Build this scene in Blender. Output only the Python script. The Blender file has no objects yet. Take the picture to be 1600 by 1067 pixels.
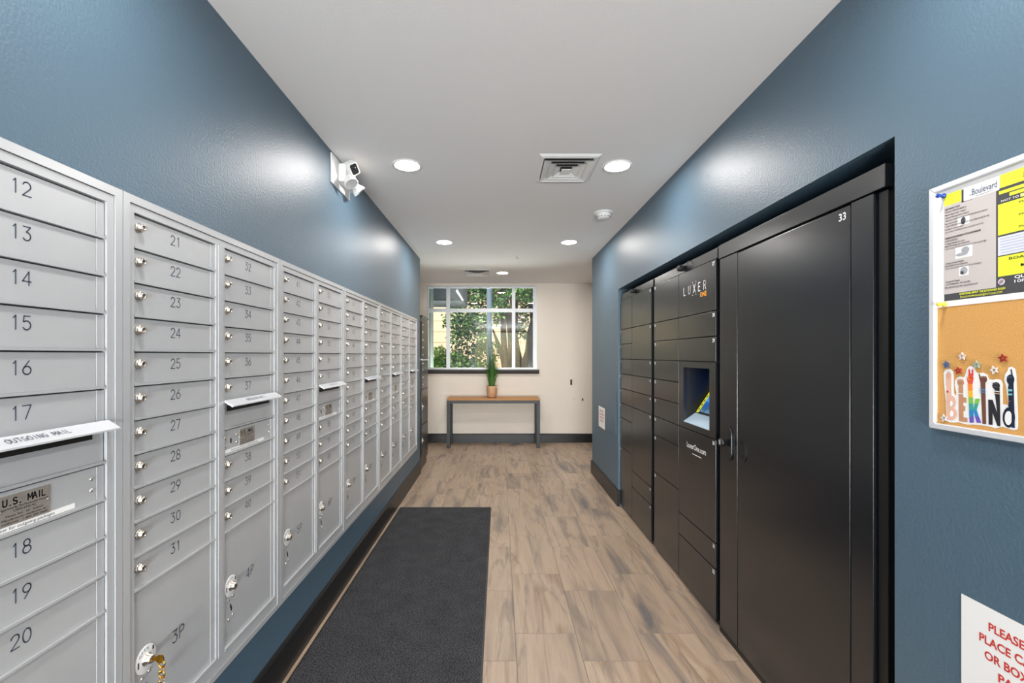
import bpy, bmesh, math, random
from mathutils import Vector, Matrix
R = math.radians
random.seed(7)
scn = bpy.context.scene
COL = scn.collection
F, VX, VY, H = 700.0, 780.0, 554.5, 1.395      # focal in px, vanishing point, eye height
CEIL, XL, XR, YB, YE = 2.535, -0.938, 1.10, 7.14, 5.30

# ------------------------------------------------------------------ camera
cam = bpy.data.cameras.new('camera'); co = bpy.data.objects.new('camera', cam); COL.objects.link(co)
cam.sensor_width = 36; cam.lens = F / 1600 * 36
cam.shift_x = (800 - VX) / 1600; cam.shift_y = (VY - 533.5) / 1600
co.location = (0, 0, H); co.rotation_euler = (R(90), 0, 0)
cam.clip_start = 0.05; cam.clip_end = 300
scn.camera = co

# ------------------------------------------------------------------ world, sun, exposure
w = bpy.data.worlds.new('world'); scn.world = w; w.use_nodes = True
nt = w.node_tree; nt.nodes.clear()
sky = nt.nodes.new('ShaderNodeTexSky'); sky.sky_type = 'NISHITA'; sky.sun_disc = False
sky.sun_elevation = R(48); sky.sun_rotation = R(200); sky.air_density = 1.0
bg = nt.nodes.new('ShaderNodeBackground'); bg.inputs[1].default_value = 0.42
wo = nt.nodes.new('ShaderNodeOutputWorld')
nt.links.new(sky.outputs[0], bg.inputs[0]); nt.links.new(bg.outputs[0], wo.inputs[0])
sun = bpy.data.lights.new('sun', 'SUN'); sun.energy = 6.5; sun.angle = R(0.6); sun.color = (1, .95, .86)
so = bpy.data.objects.new('sun', sun); COL.objects.link(so); so.location = (-6, -4, 12)
so.rotation_euler = Vector((0.45, 0.62, -0.72)).to_track_quat('-Z', 'Y').to_euler()
scn.view_settings.view_transform = 'Standard'; scn.view_settings.look = 'None'
scn.view_settings.exposure = 0.25; scn.view_settings.gamma = 1.0
scn.view_settings.use_curve_mapping = False
LAMP = 182.0          # radiance of the round ceiling diffusers
def area(name, loc, rot, sx, sy, power, color):
    l = bpy.data.lights.new(name, 'AREA'); l.shape = 'RECTANGLE'; l.size = sx; l.size_y = sy
    l.energy = power; l.color = color
    o = bpy.data.objects.new(name, l); COL.objects.link(o); o.location = loc; o.rotation_euler = rot
    return o
area('added_fill_behind_camera', (0.3, -4.85, .40), (R(112), 0, 0), 3.6, .66, 500, (.93, .97, 1.0))  # added low fill behind the camera, brightens the ceiling, stays out of window reflections
area('added_fill_outside_sill', (-.28, 7.80, .75), (R(-145), 0, 0), 1.8, .7, 175, (1, .98, .94))  # added upward fill hidden below the sill, brightens the far ceiling

# ------------------------------------------------------------------ materials
def lin(c):
    if isinstance(c, str):
        c = c.lstrip('#'); c = [int(c[i:i+2], 16) / 255 for i in (0, 2, 4)]
    return tuple(((x / 12.92) if x <= .04045 else ((x + .055) / 1.055) ** 2.4) for x in c) + (1,)
def mat(name, color, rough=.5, metal=0, spec=.5, emit=None, es=1, bump=None, noise=None, coat=0):
    m = bpy.data.materials.new(name); m.use_nodes = True
    t = m.node_tree; b = t.nodes['Principled BSDF']
    b.inputs['Base Color'].default_value = lin(color); b.inputs['Roughness'].default_value = rough
    b.inputs['Metallic'].default_value = metal; b.inputs['Specular IOR Level'].default_value = spec
    b.inputs['Coat Weight'].default_value = coat
    if emit: b.inputs['Emission Color'].default_value = lin(emit); b.inputs['Emission Strength'].default_value = es
    tc = t.nodes.new('ShaderNodeTexCoord')
    if bump:   # (scale, distance, detail)
        n = t.nodes.new('ShaderNodeTexNoise'); n.inputs['Scale'].default_value = bump[0]; n.inputs['Detail'].default_value = bump[2]
        bp = t.nodes.new('ShaderNodeBump'); bp.inputs['Distance'].default_value = bump[1]; bp.inputs['Strength'].default_value = 1
        t.links.new(tc.outputs['Object'], n.inputs['Vector']); t.links.new(n.outputs[0], bp.inputs['Height'])
        t.links.new(bp.outputs[0], b.inputs['Normal'])
    if noise:  # (scale, other colour, low, high, stretch)
        n = t.nodes.new('ShaderNodeTexNoise'); n.inputs['Scale'].default_value = noise[0]; n.inputs['Detail'].default_value = 5
        mp = t.nodes.new('ShaderNodeMapping'); mp.inputs['Scale'].default_value = noise[4]
        t.links.new(tc.outputs['Object'], mp.inputs[0]); t.links.new(mp.outputs[0], n.inputs['Vector'])
        cr = t.nodes.new('ShaderNodeValToRGB'); cr.color_ramp.elements[0].position = noise[2]; cr.color_ramp.elements[1].position = noise[3]
        cr.color_ramp.elements[0].color = lin(color); cr.color_ramp.elements[1].color = lin(noise[1])
        t.links.new(n.outputs[0], cr.inputs[0]); t.links.new(cr.outputs[0], b.inputs['Base Color'])
    return m
M = {}
M['blue'] = mat('blue_wall_paint', '#4c6576', .44, 0, .75, bump=(130, .0014, 2.5))
M['white_wall'] = mat('white_wall_paint', '#dcd9d3', .6, bump=(160, .0005, 2))
M['beige'] = mat('beige_wall_paint', '#ece2d5', .6, bump=(160, .0005, 2))
M['ceiling'] = mat('ceiling_paint', '#f0eeec', .75, bump=(120, .0004, 2))
M['alu'] = mat('silver_painted_metal', '#bcbec0', .36, .2, noise=(14, '#c0c2c4', .3, .7, (1, 1, 1)))
M['alu_trim'] = mat('silver_trim_metal', '#c0c2c4', .32, .25)
M['engrave'] = mat('dark_engraving', '#3c4858', .6)
M['chrome'] = mat('nickel', '#d2cbc0', .3, 1)
M['dark_hole'] = mat('dark_keyway', '#101010', .6)
M['gapdark'] = mat('shadow_gap_grey', '#55585c', .6)
M['white'] = mat('white_plastic', '#ececea', .4)
M['paper'] = mat('white_paper', '#f1f0ee', .7)
M['hood'] = mat('polished_flap', '#dcdee2', .22, .25)
M['plate'] = mat('engraved_plate', '#b5aea6', .35, .5)
M['ink'] = mat('black_ink', '#1b1b1d', .6)
M['baseb'] = mat('black_baseboard', '#1e1d1d', .38, bump=(60, .0002, 2))
M['bronze'] = mat('dark_bronze_metal', '#1c1a19', .28, .1)
M['rail'] = mat('grey_trim_paint', '#47484a', .4)
M['locker'] = mat('black_powder_coat', '#14171b', .26, .0, .9)
M['lockbody'] = mat('black_cabinet_steel', '#161616', .45)
M['orange'] = mat('orange_print', '#f0a020', .5)
M['whiteprint'] = mat('white_print', '#f4f4f4', .5)
M['lamp'] = mat('lit_diffuser', '#ffffff', .5, emit='#fffaf6', es=LAMP)
M['darkvent'] = mat('vent_inside', '#4a4a4a', .8)
M['cork'] = mat('cork', '#d8a35c', .8, bump=(500, .0004, 3), noise=(420, '#bd8443', .45, .8, (1, 1, 1)))
M['wood'] = mat('oak_top', '#c68a3e', .45, noise=(14, '#b27838', .3, .7, (1, 12, 8)))
M['tableleg'] = mat('charcoal_metal', '#303235', .45)
M['pot'] = mat('peach_ceramic', '#d9ad86', .5, noise=(22, '#c4946c', .4, .7, (1, 1, .3)))
M['potbase'] = mat('brown_saucer', '#7a4228', .5)
M['soil'] = mat('potting_soil', '#2e221a', .9)
M['grassA'] = mat('grass_blade', '#4f8234', .5)
M['grassB'] = mat('dark_grass_blade', '#2d5620', .5)
M['dry'] = mat('dry_grass_blade', '#b9a98c', .6)
M['red'] = mat('red_print', '#cf3a33', .6)
M['yellow'] = mat('yellow_print', '#e9ee3a', .6)
M['greyprint'] = mat('taupe_print', '#c8c0bd', .6)
M['blackprint'] = mat('charcoal_print', '#47464a', .6)
M['lilac'] = mat('lilac_print', '#dfe2f2', .6)
M['navy'] = mat('navy_print', '#33406a', .6)
M['brass'] = mat('brass', '#d9a032', .22, 1)
M['bluepin'] = mat('blue_plastic', '#123f9c', .3)
M['yellowpin'] = mat('yellow_plastic', '#f2e040', .35)
M['boardframe'] = mat('board_frame', '#d8dade', .35, .2)
M['leafA'] = mat('leaf', '#3f6b28', .5)
M['leafB'] = mat('dark_leaf', '#1f3f20', .5)
M['leafC'] = mat('pale_leaf', '#8fb25a', .5)
M['bark'] = mat('bark', '#54402f', .85, bump=(30, .01, 4), noise=(8, '#33261d', .35, .65, (1, 1, .2)))
M['pole'] = mat('grey_post', '#5f6a76', .5)
M['extdark'] = mat('dark_exterior_paint', '#4a5250', .6)
M['soffit'] = mat('balcony_soffit', '#3d4246', .7)
M['ground'] = mat('pavement', '#a9a49c', .9, bump=(20, .01, 3))
M['carred'] = mat('red_car_paint', '#a83c3c', .25)
M['carblue'] = mat('blue_car_paint', '#3c5a86', .25)
M['tyre'] = mat('tyre_rubber', '#1a1a1a', .8)
M['carglass'] = mat('car_glass', '#20262c', .08)

def glass_mat():
    m = bpy.data.materials.new('window_glass'); m.use_nodes = True; t = m.node_tree; t.nodes.clear()
    o = t.nodes.new('ShaderNodeOutputMaterial'); mx = t.nodes.new('ShaderNodeMixShader')
    tr = t.nodes.new('ShaderNodeBsdfTransparent'); tr.inputs[0].default_value = (.86, .9, .88, 1)
    gl = t.nodes.new('ShaderNodeBsdfGlossy'); gl.inputs['Roughness'].default_value = .01
    lw = t.nodes.new('ShaderNodeFresnel'); lw.inputs['IOR'].default_value = 1.6
    t.links.new(lw.outputs[0], mx.inputs[0]); t.links.new(tr.outputs[0], mx.inputs[1]); t.links.new(gl.outputs[0], mx.inputs[2])
    t.links.new(mx.outputs[0], o.inputs[0]); return m
M['glass'] = glass_mat()

def mth(t, op, a, b=None, c=None):
    n = t.nodes.new('ShaderNodeMath'); n.operation = op
    for i, v in enumerate((a, b, c)):
        if v is None: continue
        if isinstance(v, (int, float)): n.inputs[i].default_value = v
        else: t.links.new(v, n.inputs[i])
    return n.outputs[0]
def floor_mat():
    m = bpy.data.materials.new('wood_look_tile'); m.use_nodes = True; t = m.node_tree; b = t.nodes['Principled BSDF']
    tc = t.nodes.new('ShaderNodeTexCoord'); sp = t.nodes.new('ShaderNodeSeparateXYZ'); t.links.new(tc.outputs['Object'], sp.inputs[0])
    x, y = sp.outputs[0], sp.outputs[1]
    u = mth(t, 'DIVIDE', mth(t, 'SUBTRACT', x, .08), .304)
    col = mth(t, 'FLOOR', u); fu = mth(t, 'SUBTRACT', u, col)
    par = mth(t, 'FLOORED_MODULO', col, 2.0)
    v = mth(t, 'DIVIDE', mth(t, 'SUBTRACT', mth(t, 'ADD', y, mth(t, 'MULTIPLY', par, .202)), 2.852), .607)
    row = mth(t, 'FLOOR', v); fv = mth(t, 'SUBTRACT', v, row)
    du = mth(t, 'MULTIPLY', mth(t, 'MINIMUM', fu, mth(t, 'SUBTRACT', 1.0, fu)), .304)
    dv = mth(t, 'MULTIPLY', mth(t, 'MINIMUM', fv, mth(t, 'SUBTRACT', 1.0, fv)), .607)
    d = mth(t, 'MINIMUM', du, dv)
    grout = mth(t, 'LESS_THAN', d, .0017)
    cid = t.nodes.new('ShaderNodeCombineXYZ'); t.links.new(col, cid.inputs[0]); t.links.new(row, cid.inputs[1])
    wn = t.nodes.new('ShaderNodeTexWhiteNoise'); wn.noise_dimensions = '3D'; t.links.new(cid.outputs[0], wn.inputs['Vector'])
    # stretched coordinates, shifted per tile
    def coords(sx, sy):
        c = t.nodes.new('ShaderNodeCombineXYZ')
        t.links.new(mth(t, 'MULTIPLY', x, sx), c.inputs[0]); t.links.new(mth(t, 'MULTIPLY', y, sy), c.inputs[1])
        t.links.new(mth(t, 'MULTIPLY', wn.outputs['Value'], 37.0), c.inputs[2]); return c.outputs[0]
    n1 = t.nodes.new('ShaderNodeTexNoise'); n1.inputs['Scale'].default_value = 1; n1.inputs['Detail'].default_value = 5; n1.inputs['Distortion'].default_value = .9
    t.links.new(coords(7, 1.1), n1.inputs['Vector'])
    n2 = t.nodes.new('ShaderNodeTexNoise'); n2.inputs['Scale'].default_value = 1; n2.inputs['Detail'].default_value = 6; n2.inputs['Distortion'].default_value = .6
    t.links.new(coords(70, 5), n2.inputs['Vector'])
    cr = t.nodes.new('ShaderNodeValToRGB'); e = cr.color_ramp.elements
    e[0].position = .28; e[0].color = lin('#726c6b'); e[1].position = .46; e[1].color = lin('#b19a84')
    for p, c in ((.37, '#988778'), (.58, '#bba48e'), (.68, '#a48b74'), (.8, '#d6c1a6')):
        k = e.new(p); k.color = lin(c)
    t.links.new(n1.outputs[0], cr.inputs[0])
    # thin dark veins where a second noise crosses its middle
    n3 = t.nodes.new('ShaderNodeTexNoise'); n3.inputs['Scale'].default_value = 1; n3.inputs['Detail'].default_value = 6; n3.inputs['Distortion'].default_value = .25
    t.links.new(coords(7, .7), n3.inputs['Vector'])
    vein = mth(t, 'ABSOLUTE', mth(t, 'SUBTRACT', n3.outputs[0], .5))
    vr = t.nodes.new('ShaderNodeMapRange'); vr.inputs['From Min'].default_value = 0; vr.inputs['From Max'].default_value = .022
    vr.inputs['To Min'].default_value = .42; vr.inputs['To Max'].default_value = 0; t.links.new(vein, vr.inputs['Value'])
    mv = t.nodes.new('ShaderNodeMix'); mv.data_type = 'RGBA'
    t.links.new(mth(t, 'MULTIPLY', vr.outputs[0], mth(t, 'GREATER_THAN', n1.outputs[0], .3)), mv.inputs['Factor']); t.links.new(cr.outputs[0], mv.inputs['A']); mv.inputs['B'].default_value = lin('#6b625d')
    hs = t.nodes.new('ShaderNodeHueSaturation'); t.links.new(mv.outputs['Result'], hs.inputs['Color'])
    val = mth(t, 'ADD', mth(t, 'MULTIPLY', n2.outputs[0], .34), mth(t, 'ADD', mth(t, 'MULTIPLY', wn.outputs['Value'], .16), .70))
    t.links.new(val, hs.inputs['Value'])
    mx = t.nodes.new('ShaderNodeMix'); mx.data_type = 'RGBA'; t.links.new(grout, mx.inputs['Factor'])
    t.links.new(hs.outputs[0], mx.inputs['A']); mx.inputs['B'].default_value = lin('#8d8073')
    t.links.new(mx.outputs['Result'], b.inputs['Base Color'])
    b.inputs['Roughness'].default_value = .38
    bp = t.nodes.new('ShaderNodeBump'); bp.inputs['Distance'].default_value = .0012
    t.links.new(mth(t, 'ADD', mth(t, 'MULTIPLY', n2.outputs[0], .3), mth(t, 'MINIMUM', mth(t, 'DIVIDE', d, .003), 1.0)), bp.inputs['Height'])
    t.links.new(bp.outputs[0], b.inputs['Normal'])
    return m
M['floor'] = floor_mat()
def carpet_mat():
    m = mat('carpet_pile', '#262628', .95, spec=.15); t = m.node_tree; b = t.nodes['Principled BSDF']
    tc = t.nodes.new('ShaderNodeTexCoord')
    n = t.nodes.new('ShaderNodeTexNoise'); n.inputs['Scale'].default_value = 170; n.inputs['Detail'].default_value = 4
    n2 = t.nodes.new('ShaderNodeTexNoise'); n2.inputs['Scale'].default_value = 9; n2.inputs['Detail'].default_value = 2
    cr = t.nodes.new('ShaderNodeValToRGB'); e = cr.color_ramp.elements
    e[0].position = .36; e[0].color = lin('#1d1d1f'); e[1].position = .66; e[1].color = lin('#59595c')
    t.links.new(tc.outputs['Object'], n.inputs['Vector']); t.links.new(tc.outputs['Object'], n2.inputs['Vector'])
    t.links.new(mth(t, 'ADD', n.outputs[0], mth(t, 'MULTIPLY', mth(t, 'SUBTRACT', n2.outputs[0], .5), .12)), cr.inputs[0])
    t.links.new(cr.outputs[0], b.inputs['Base Color'])
    bp = t.nodes.new('ShaderNodeBump'); bp.inputs['Distance'].default_value = .004; t.links.new(n.outputs[0], bp.inputs['Height']); t.links.new(bp.outputs[0], b.inputs['Normal'])
    return m
M['carpet'] = carpet_mat()
def siding_mat():
    m = mat('tan_stucco', '#d8b791', .8, bump=(30, .004, 3)); t = m.node_tree; b = t.nodes['Principled BSDF']
    tc = t.nodes.new('ShaderNodeTexCoord'); sp = t.nodes.new('ShaderNodeSeparateXYZ'); t.links.new(tc.outputs['Object'], sp.inputs[0])
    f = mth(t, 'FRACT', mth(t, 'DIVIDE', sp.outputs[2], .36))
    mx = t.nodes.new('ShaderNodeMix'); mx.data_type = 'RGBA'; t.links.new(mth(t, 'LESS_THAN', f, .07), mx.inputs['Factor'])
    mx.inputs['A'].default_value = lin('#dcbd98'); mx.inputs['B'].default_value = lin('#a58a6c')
    t.links.new(mx.outputs['Result'], b.inputs['Base Color']); return m
M['siding'] = siding_mat()
def screen_mat():
    m = bpy.data.materials.new('lit_screen_picture'); m.use_nodes = True; t = m.node_tree; b = t.nodes['Principled BSDF']
    b.inputs['Base Color'].default_value = (0.01, 0.01, 0.01, 1); b.inputs['Roughness'].default_value = .15
    tc = t.nodes.new('ShaderNodeTexCoord'); sp = t.nodes.new('ShaderNodeSeparateXYZ'); t.links.new(tc.outputs['Generated'], sp.inputs[0])
    n = t.nodes.new('ShaderNodeTexNoise'); n.inputs['Scale'].default_value = 6; n.inputs['Detail'].default_value = 6; t.links.new(tc.outputs['Generated'], n.inputs['Vector'])
    cr = t.nodes.new('ShaderNodeValToRGB'); e = cr.color_ramp.elements
    e[0].position = 0; e[0].color = lin('#5d86a8'); e[1].position = 1; e[1].color = lin('#1264d8')
    for p, c in ((.10, '#3b5c78'), (.2, '#1d5aa0'), (.3, '#4f9ae8'), (.45, '#1670e6')):
        k = e.new(p); k.color = lin(c)
    t.links.new(mth(t, 'ADD', sp.outputs[2], mth(t, 'MULTIPLY', mth(t, 'SUBTRACT', n.outputs[0], .5), .45)), cr.inputs[0])
    t.links.new(cr.outputs[0], b.inputs['Emission Color']); b.inputs['Emission Strength'].default_value = .9
    return m
M['screen'] = screen_mat()
M['screenyel'] = mat('yellow_screen_banner', '#20220a', .3, emit='#d8d838', es=.8)
M['ledge'] = mat('pale_ledge', '#b9cfe0', .25, .1)

# ------------------------------------------------------------------ mesh helpers
WL = {}
class MB:
    def __init__(s): s.v, s.f, s.m, s.sm = [], [], [], []
    def add(s, vs, fs, m=0, sm=False):
        b = len(s.v); s.v += [tuple(p) for p in vs]
        for f in fs: s.f.append([b + i for i in f]); s.m.append(m); s.sm.append(sm)
        return s
    def box(s, x0, x1, y0, y1, z0, z1, m=0):
        x0, x1 = sorted((x0, x1)); y0, y1 = sorted((y0, y1)); z0, z1 = sorted((z0, z1))
        return s.add([(x0,y0,z0),(x1,y0,z0),(x1,y1,z0),(x0,y1,z0),(x0,y0,z1),(x1,y0,z1),(x1,y1,z1),(x0,y1,z1)],
              [(0,3,2,1),(4,5,6,7),(0,1,5,4),(1,2,6,5),(2,3,7,6),(3,0,4,7)], m)
    def prism(s, pts, off, m=0, sm=False):      # closed 3D polygon swept by off
        n = len(pts); o = Vector(off); P = [Vector(p) for p in pts]
        return s.add(P + [p + o for p in P], [list(range(n))[::-1], list(range(n, 2*n))] + [(i, (i+1) % n, n+(i+1) % n, n+i) for i in range(n)], m, sm)
    def lathe(s, prof, c=(0,0,0), axis=(0,0,1), seg=24, m=0, sm=True, cap=True):
        a = Vector(axis).normalized(); q = a.to_track_quat('Z', 'Y'); C = Vector(c); vs, fs = [], []
        for r, h in prof:
            for i in range(seg):
                t = 2*math.pi*i/seg; vs.append(C + q @ Vector((r*math.cos(t), r*math.sin(t), h)))
        for k in range(len(prof)-1):
            for i in range(seg):
                j = (i+1) % seg; fs.append((k*seg+i, k*seg+j, (k+1)*seg+j, (k+1)*seg+i))
        s.add(vs, fs, m, sm)
        if cap:
            b = len(s.v) - len(vs)
            for k in (0, len(prof)-1):
                if prof[k][0] > 1e-5: s.f.append([b + k*seg + i for i in range(seg)]); s.m.append(m); s.sm.append(False)
        return s
    def tube(s, pts, r, seg=8, m=0):
        P = [Vector(p) for p in pts]; n = len(P); rr = r if isinstance(r, (list, tuple)) else [r]*n; vs, fs = [], []
        for k in range(n):
            d = (P[min(k+1, n-1)] - P[max(k-1, 0)]).normalized(); q = d.to_track_quat('Z', 'Y')
            for i in range(seg):
                t = 2*math.pi*i/seg; vs.append(P[k] + q @ Vector((rr[k]*math.cos(t), rr[k]*math.sin(t), 0)))
        for k in range(n-1):
            for i in range(seg):
                j = (i+1) % seg; fs.append((k*seg+i, k*seg+j, (k+1)*seg+j, (k+1)*seg+i))
        fs += [tuple(range(seg)), tuple(range((n-1)*seg, n*seg))]
        return s.add(vs, fs, m, True)
    def build(s, name, mats, parent=None, origin=None, bevel=0, recalc=True):
        me = bpy.data.meshes.new(name); xs, ys, zs = zip(*s.v)
        if origin is None: origin = ((min(xs)+max(xs))/2, (min(ys)+max(ys))/2, min(zs))
        O = Vector(origin)
        me.from_pydata([Vector(p) - O for p in s.v], [], s.f)
        if not isinstance(mats, (list, tuple)): mats = [mats]
        for k in mats: me.materials.append(k)
        for p, mi, sm in zip(me.polygons, s.m, s.sm): p.material_index = mi; p.use_smooth = sm
        if recalc:
            bm = bmesh.new(); bm.from_mesh(me); bmesh.ops.recalc_face_normals(bm, faces=bm.faces); bm.to_mesh(me); bm.free()
        o = bpy.data.objects.new(name, me); COL.objects.link(o)
        if parent: o.parent = parent; o.location = O - WL[parent.name]
        else: o.location = O
        WL[o.name] = O
        if bevel:
            md = o.modifiers.new('bevel', 'BEVEL'); md.width = bevel; md.segments = 2; md.limit_method = 'ANGLE'
        return o
def tag(o, label, cat, group=None, kind=None):
    o['label'] = label; o['category'] = cat
    if group: o['group'] = group
    if kind: o['kind'] = kind
    return o
def thing(name, loc, label, cat, group=None):
    o = bpy.data.objects.new(name, None); COL.objects.link(o); o.location = loc; o.empty_display_size = .1
    WL[o.name] = Vector(loc); return tag(o, label, cat, group)
def struct(o): o['kind'] = 'structure'; return o
def copy_tree(o, loc=None, parent=None, label=None):
    c = o.copy(); COL.objects.link(c); c.parent = parent
    WL[c.name] = Vector(loc) if loc is not None else WL[o.name]
    if loc is not None: c.location = loc
    if label: c['label'] = label
    for ch in list(o.children): copy_tree(ch, None, c)
    return c
def inst(o, loc, parent):       # one more copy of a small part at a world place
    c = o.copy(); COL.objects.link(c); c.parent = parent; c.location = Vector(loc) - WL[parent.name]; WL[c.name] = Vector(loc); return c
# photo point -> point on a known plane of the room (used only to take measurements)
def onright(x, y, X=1.088): Y = F*X/(x-VX); return Y, H-(y-VY)*Y/F
def onback(x, y, Y=YB): return (x-VX)*Y/F, H-(y-VY)*Y/F

# text
TG = {}
def tgeo(s, bold=0.0, spacing=1.0):
    bold = min(bold, .009) if 'M' in s else bold
    k = (s, bold, spacing)
    if k not in TG:
        c = bpy.data.curves.new('t', 'FONT'); c.body = s; c.size = 1; c.offset = bold; c.resolution_u = 3; c.space_character = spacing
        o = bpy.data.objects.new('t', c); me = bpy.data.meshes.new_from_object(o)
        vs = [(v.co.x, v.co.y) for v in me.vertices]; fs = [tuple(p.vertices) for p in me.polygons]
        bpy.data.objects.remove(o); bpy.data.curves.remove(c); bpy.data.meshes.remove(me)
        x0 = min(v[0] for v in vs); wd = max(v[0] for v in vs) - x0
        TG[k] = ([(a - x0, b) for a, b in vs], fs, wd)
    return TG[k]
def text(mb, s, org, u, v, size, m=0, bold=0.0, align='L', width=None, spacing=1.0):
    vs, fs, wd = tgeo(s, bold, spacing); sx = size if width is None else width / wd
    O, U, V = Vector(org), Vector(u), Vector(v); sh = {'L': 0, 'C': -wd*sx/2, 'R': -wd*sx}[align]
    mb.add([O + U*(a*sx + sh) + V*(b*size) for a, b in vs], fs, m)
UL, UR_, UZ = (0, 1, 0), (0, -1, 0), (0, 0, 1)
# single-stroke engraved characters in a .6 x 1 cell
def arc(cx, cy, rx, ry, a0, a1, n=10): return [(cx+rx*math.cos(R(a0+(a1-a0)*i/n)), cy+ry*math.sin(R(a0+(a1-a0)*i/n))) for i in range(n+1)]
ST = {'0': [arc(.3,.5,.28,.5,90,450,18)], '1': [[(.18,.82),(.34,1),(.34,0)]],
 '2': [arc(.3,.72,.27,.28,170,-35,9)+[(.02,0),(.6,0)]],
 '3': [[(.05,1),(.55,1),(.26,.62)]+arc(.28,.31,.28,.31,85,-150,9)],
 '4': [[(.44,0),(.44,1),(0,.28),(.6,.28)]], '5': [[(.52,1),(.1,1),(.06,.58)]+arc(.28,.33,.28,.33,125,-150,10)],
 '6': [[(.46,1),(.1,.52)]+arc(.3,.3,.28,.3,150,-210,14)], '7': [[(0,1),(.58,1),(.2,0)]],
 '8': [arc(.3,.76,.22,.24,-90,270,12), arc(.3,.27,.28,.27,90,450,14)],
 '9': [[(.14,0),(.5,.48)]+arc(.3,.7,.28,.3,-30,330,14)],
 'P': [[(.06,0),(.06,1),(.3,1)]+arc(.32,.74,.26,.26,90,-90,7)+[(.06,.48)]],
 'L': [[(0,1),(0,0),(.5,0)]], 'U': [[(0,1),(0,.3)]+arc(.27,.27,.27,.27,180,360,8)+[(.54,1)]],
 'O': [arc(.3,.5,.3,.5,90,450,18)], 'T': [[(0,1),(.6,1)],[(.3,1),(.3,0)]], 'I': [[(.3,0),(.3,1)]], 'N': [[(0,0),(0,1),(.56,0),(.56,1)]],
 'M': [[(0,0),(0,1),(.32,.3),(.64,1),(.64,0)]], 'A': [[(0,0),(.3,1),(.6,0)],[(.12,.36),(.48,.36)]], 'G': [arc(.3,.5,.3,.5,50,360,14)+[(.34,.5)]],
 'S': [arc(.28,.74,.25,.26,30,270,9)+arc(.28,.25,.27,.25,90,-150,9)], '.': [[(.24,.02),(.34,.02)]], ' ': [],
 'X': [[(0,1),(.6,0)],[(.6,1),(0,0)]], 'E': [[(.5,1),(0,1),(0,0),(.5,0)],[(0,.52),(.42,.52)]],
 'R': [[(0,0),(0,1),(.3,1)]+arc(.3,.75,.24,.25,90,-90,7)+[(0,.5)],[(.28,.5),(.54,0)]]}
def strokes(mb, s, org, u, v, h, lw, m=0, adv=.8, align='C'):
    O, U, V = Vector(org), Vector(u), Vector(v); W = (len(s)-1)*adv*h + .6*h
    sh = -W/2 if align == 'C' else 0
    for i, ch in enumerate(s):
        for pl in ST[ch]:
            for (a, b), (c, d) in zip(pl, pl[1:]):
                p = Vector((a, b))*h; q = Vector((c, d))*h; dr = (q-p)
                if dr.length < 1e-9: continue
                dr.normalize(); nn = Vector((-dr.y, dr.x))*lw/2; p = p-dr*lw*.3; q = q+dr*lw*.3
                mb.add([O + U*(w_.x + sh + i*adv*h) + V*w_.y for w_ in (p+nn, p-nn, q-nn, q+nn)], [(0,1,2,3)], m)

# ------------------------------------------------------------------ the room
struct(MB().box(-4.6, 5.0, -5.6, 7.30, -.12, 0).build('floor', M['floor'], origin=(0,0,0)))
struct(MB().box(-4.6, 5.0, -5.6, 7.30, CEIL, CEIL+.25).build('ceiling', M['ceiling'], origin=(0,0,CEIL)))
b = MB().box(-1.28, XL, -3.2, YE, 0, CEIL); struct(b.build('wall_left', M['blue'], origin=(XL,0,0)))
RO0, RO1, ROZ = 1.246, 4.14, 2.003       # opening for the lockers
b = MB().box(XR, 1.86, -3.2, RO0, 0, CEIL).box(XR, 1.86, RO1, YE, 0, CEIL).box(XR, 1.86, RO0, RO1, ROZ, CEIL).box(1.80, 1.86, RO0, RO1, 0, ROZ)
struct(b.build('wall_right', M['blue'], origin=(XR,0,0)))
# far wall with the window hole
WX0, WX1, WZ0, WZ1 = -1.165, .600, 1.168, 2.500
b = MB().box(-1.5, WX0, YB, YB+.16, 0, CEIL).box(WX1, 5.0, YB, YB+.16, 0, CEIL).box(WX0, WX1, YB, YB+.16, 0, WZ0).box(WX0, WX1, YB, YB+.16, WZ1, CEIL)
struct(b.build('wall_back', M['beige'], origin=(0,YB,0)))
struct(MB().box(-1.5, -1.285, YE-.3, YB, 0, CEIL).build('wall_far_left', M['white_wall']))
struct(MB().box(4.85, 5.0, -5.6, YB, 0, CEIL).build('wall_far_right', M['beige']))
struct(MB().box(-4.6, -4.45, -5.6, -3.2, 0, CEIL).build('wall_lobby_left', M['white_wall']))
b = MB().box(-4.45, -1.28, -3.2, -3.05, 0, CEIL).box(1.86, 4.85, -3.2, -3.05, 0, CEIL); struct(b.build('wall_lobby_side', M['white_wall']))
b = MB().box(-4.6, -1.7, -5.6, -5.45, 0, CEIL).box(2.3, 4.85, -5.6, -5.45, 0, CEIL).box(-1.7, 2.3, -5.6, -5.45, 2.45, CEIL); struct(b.build('wall_front', M['white_wall']))
wf = struct(MB().box(-1.7, -1.64, -5.57, -5.50, 0, 2.45).box(2.24, 2.3, -5.57, -5.50, 0, 2.45).box(-.38, -.32, -5.57, -5.5, 0, 2.45).box(.92, .98, -5.57, -5.5, 0, 2.45).box(-1.64, 2.24, -5.57, -5.5, 2.39, 2.45).box(-1.64, 2.24, -5.57, -5.5, 0, .1).build('window_2', M['rail']))
for x0, x1 in ((-1.64, -.38), (-.32, .92), (.98, 2.24)): MB().box(x0, x1, -5.54, -5.532, .1, 2.39).build('glass_pane', M['glass'], wf)

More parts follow.
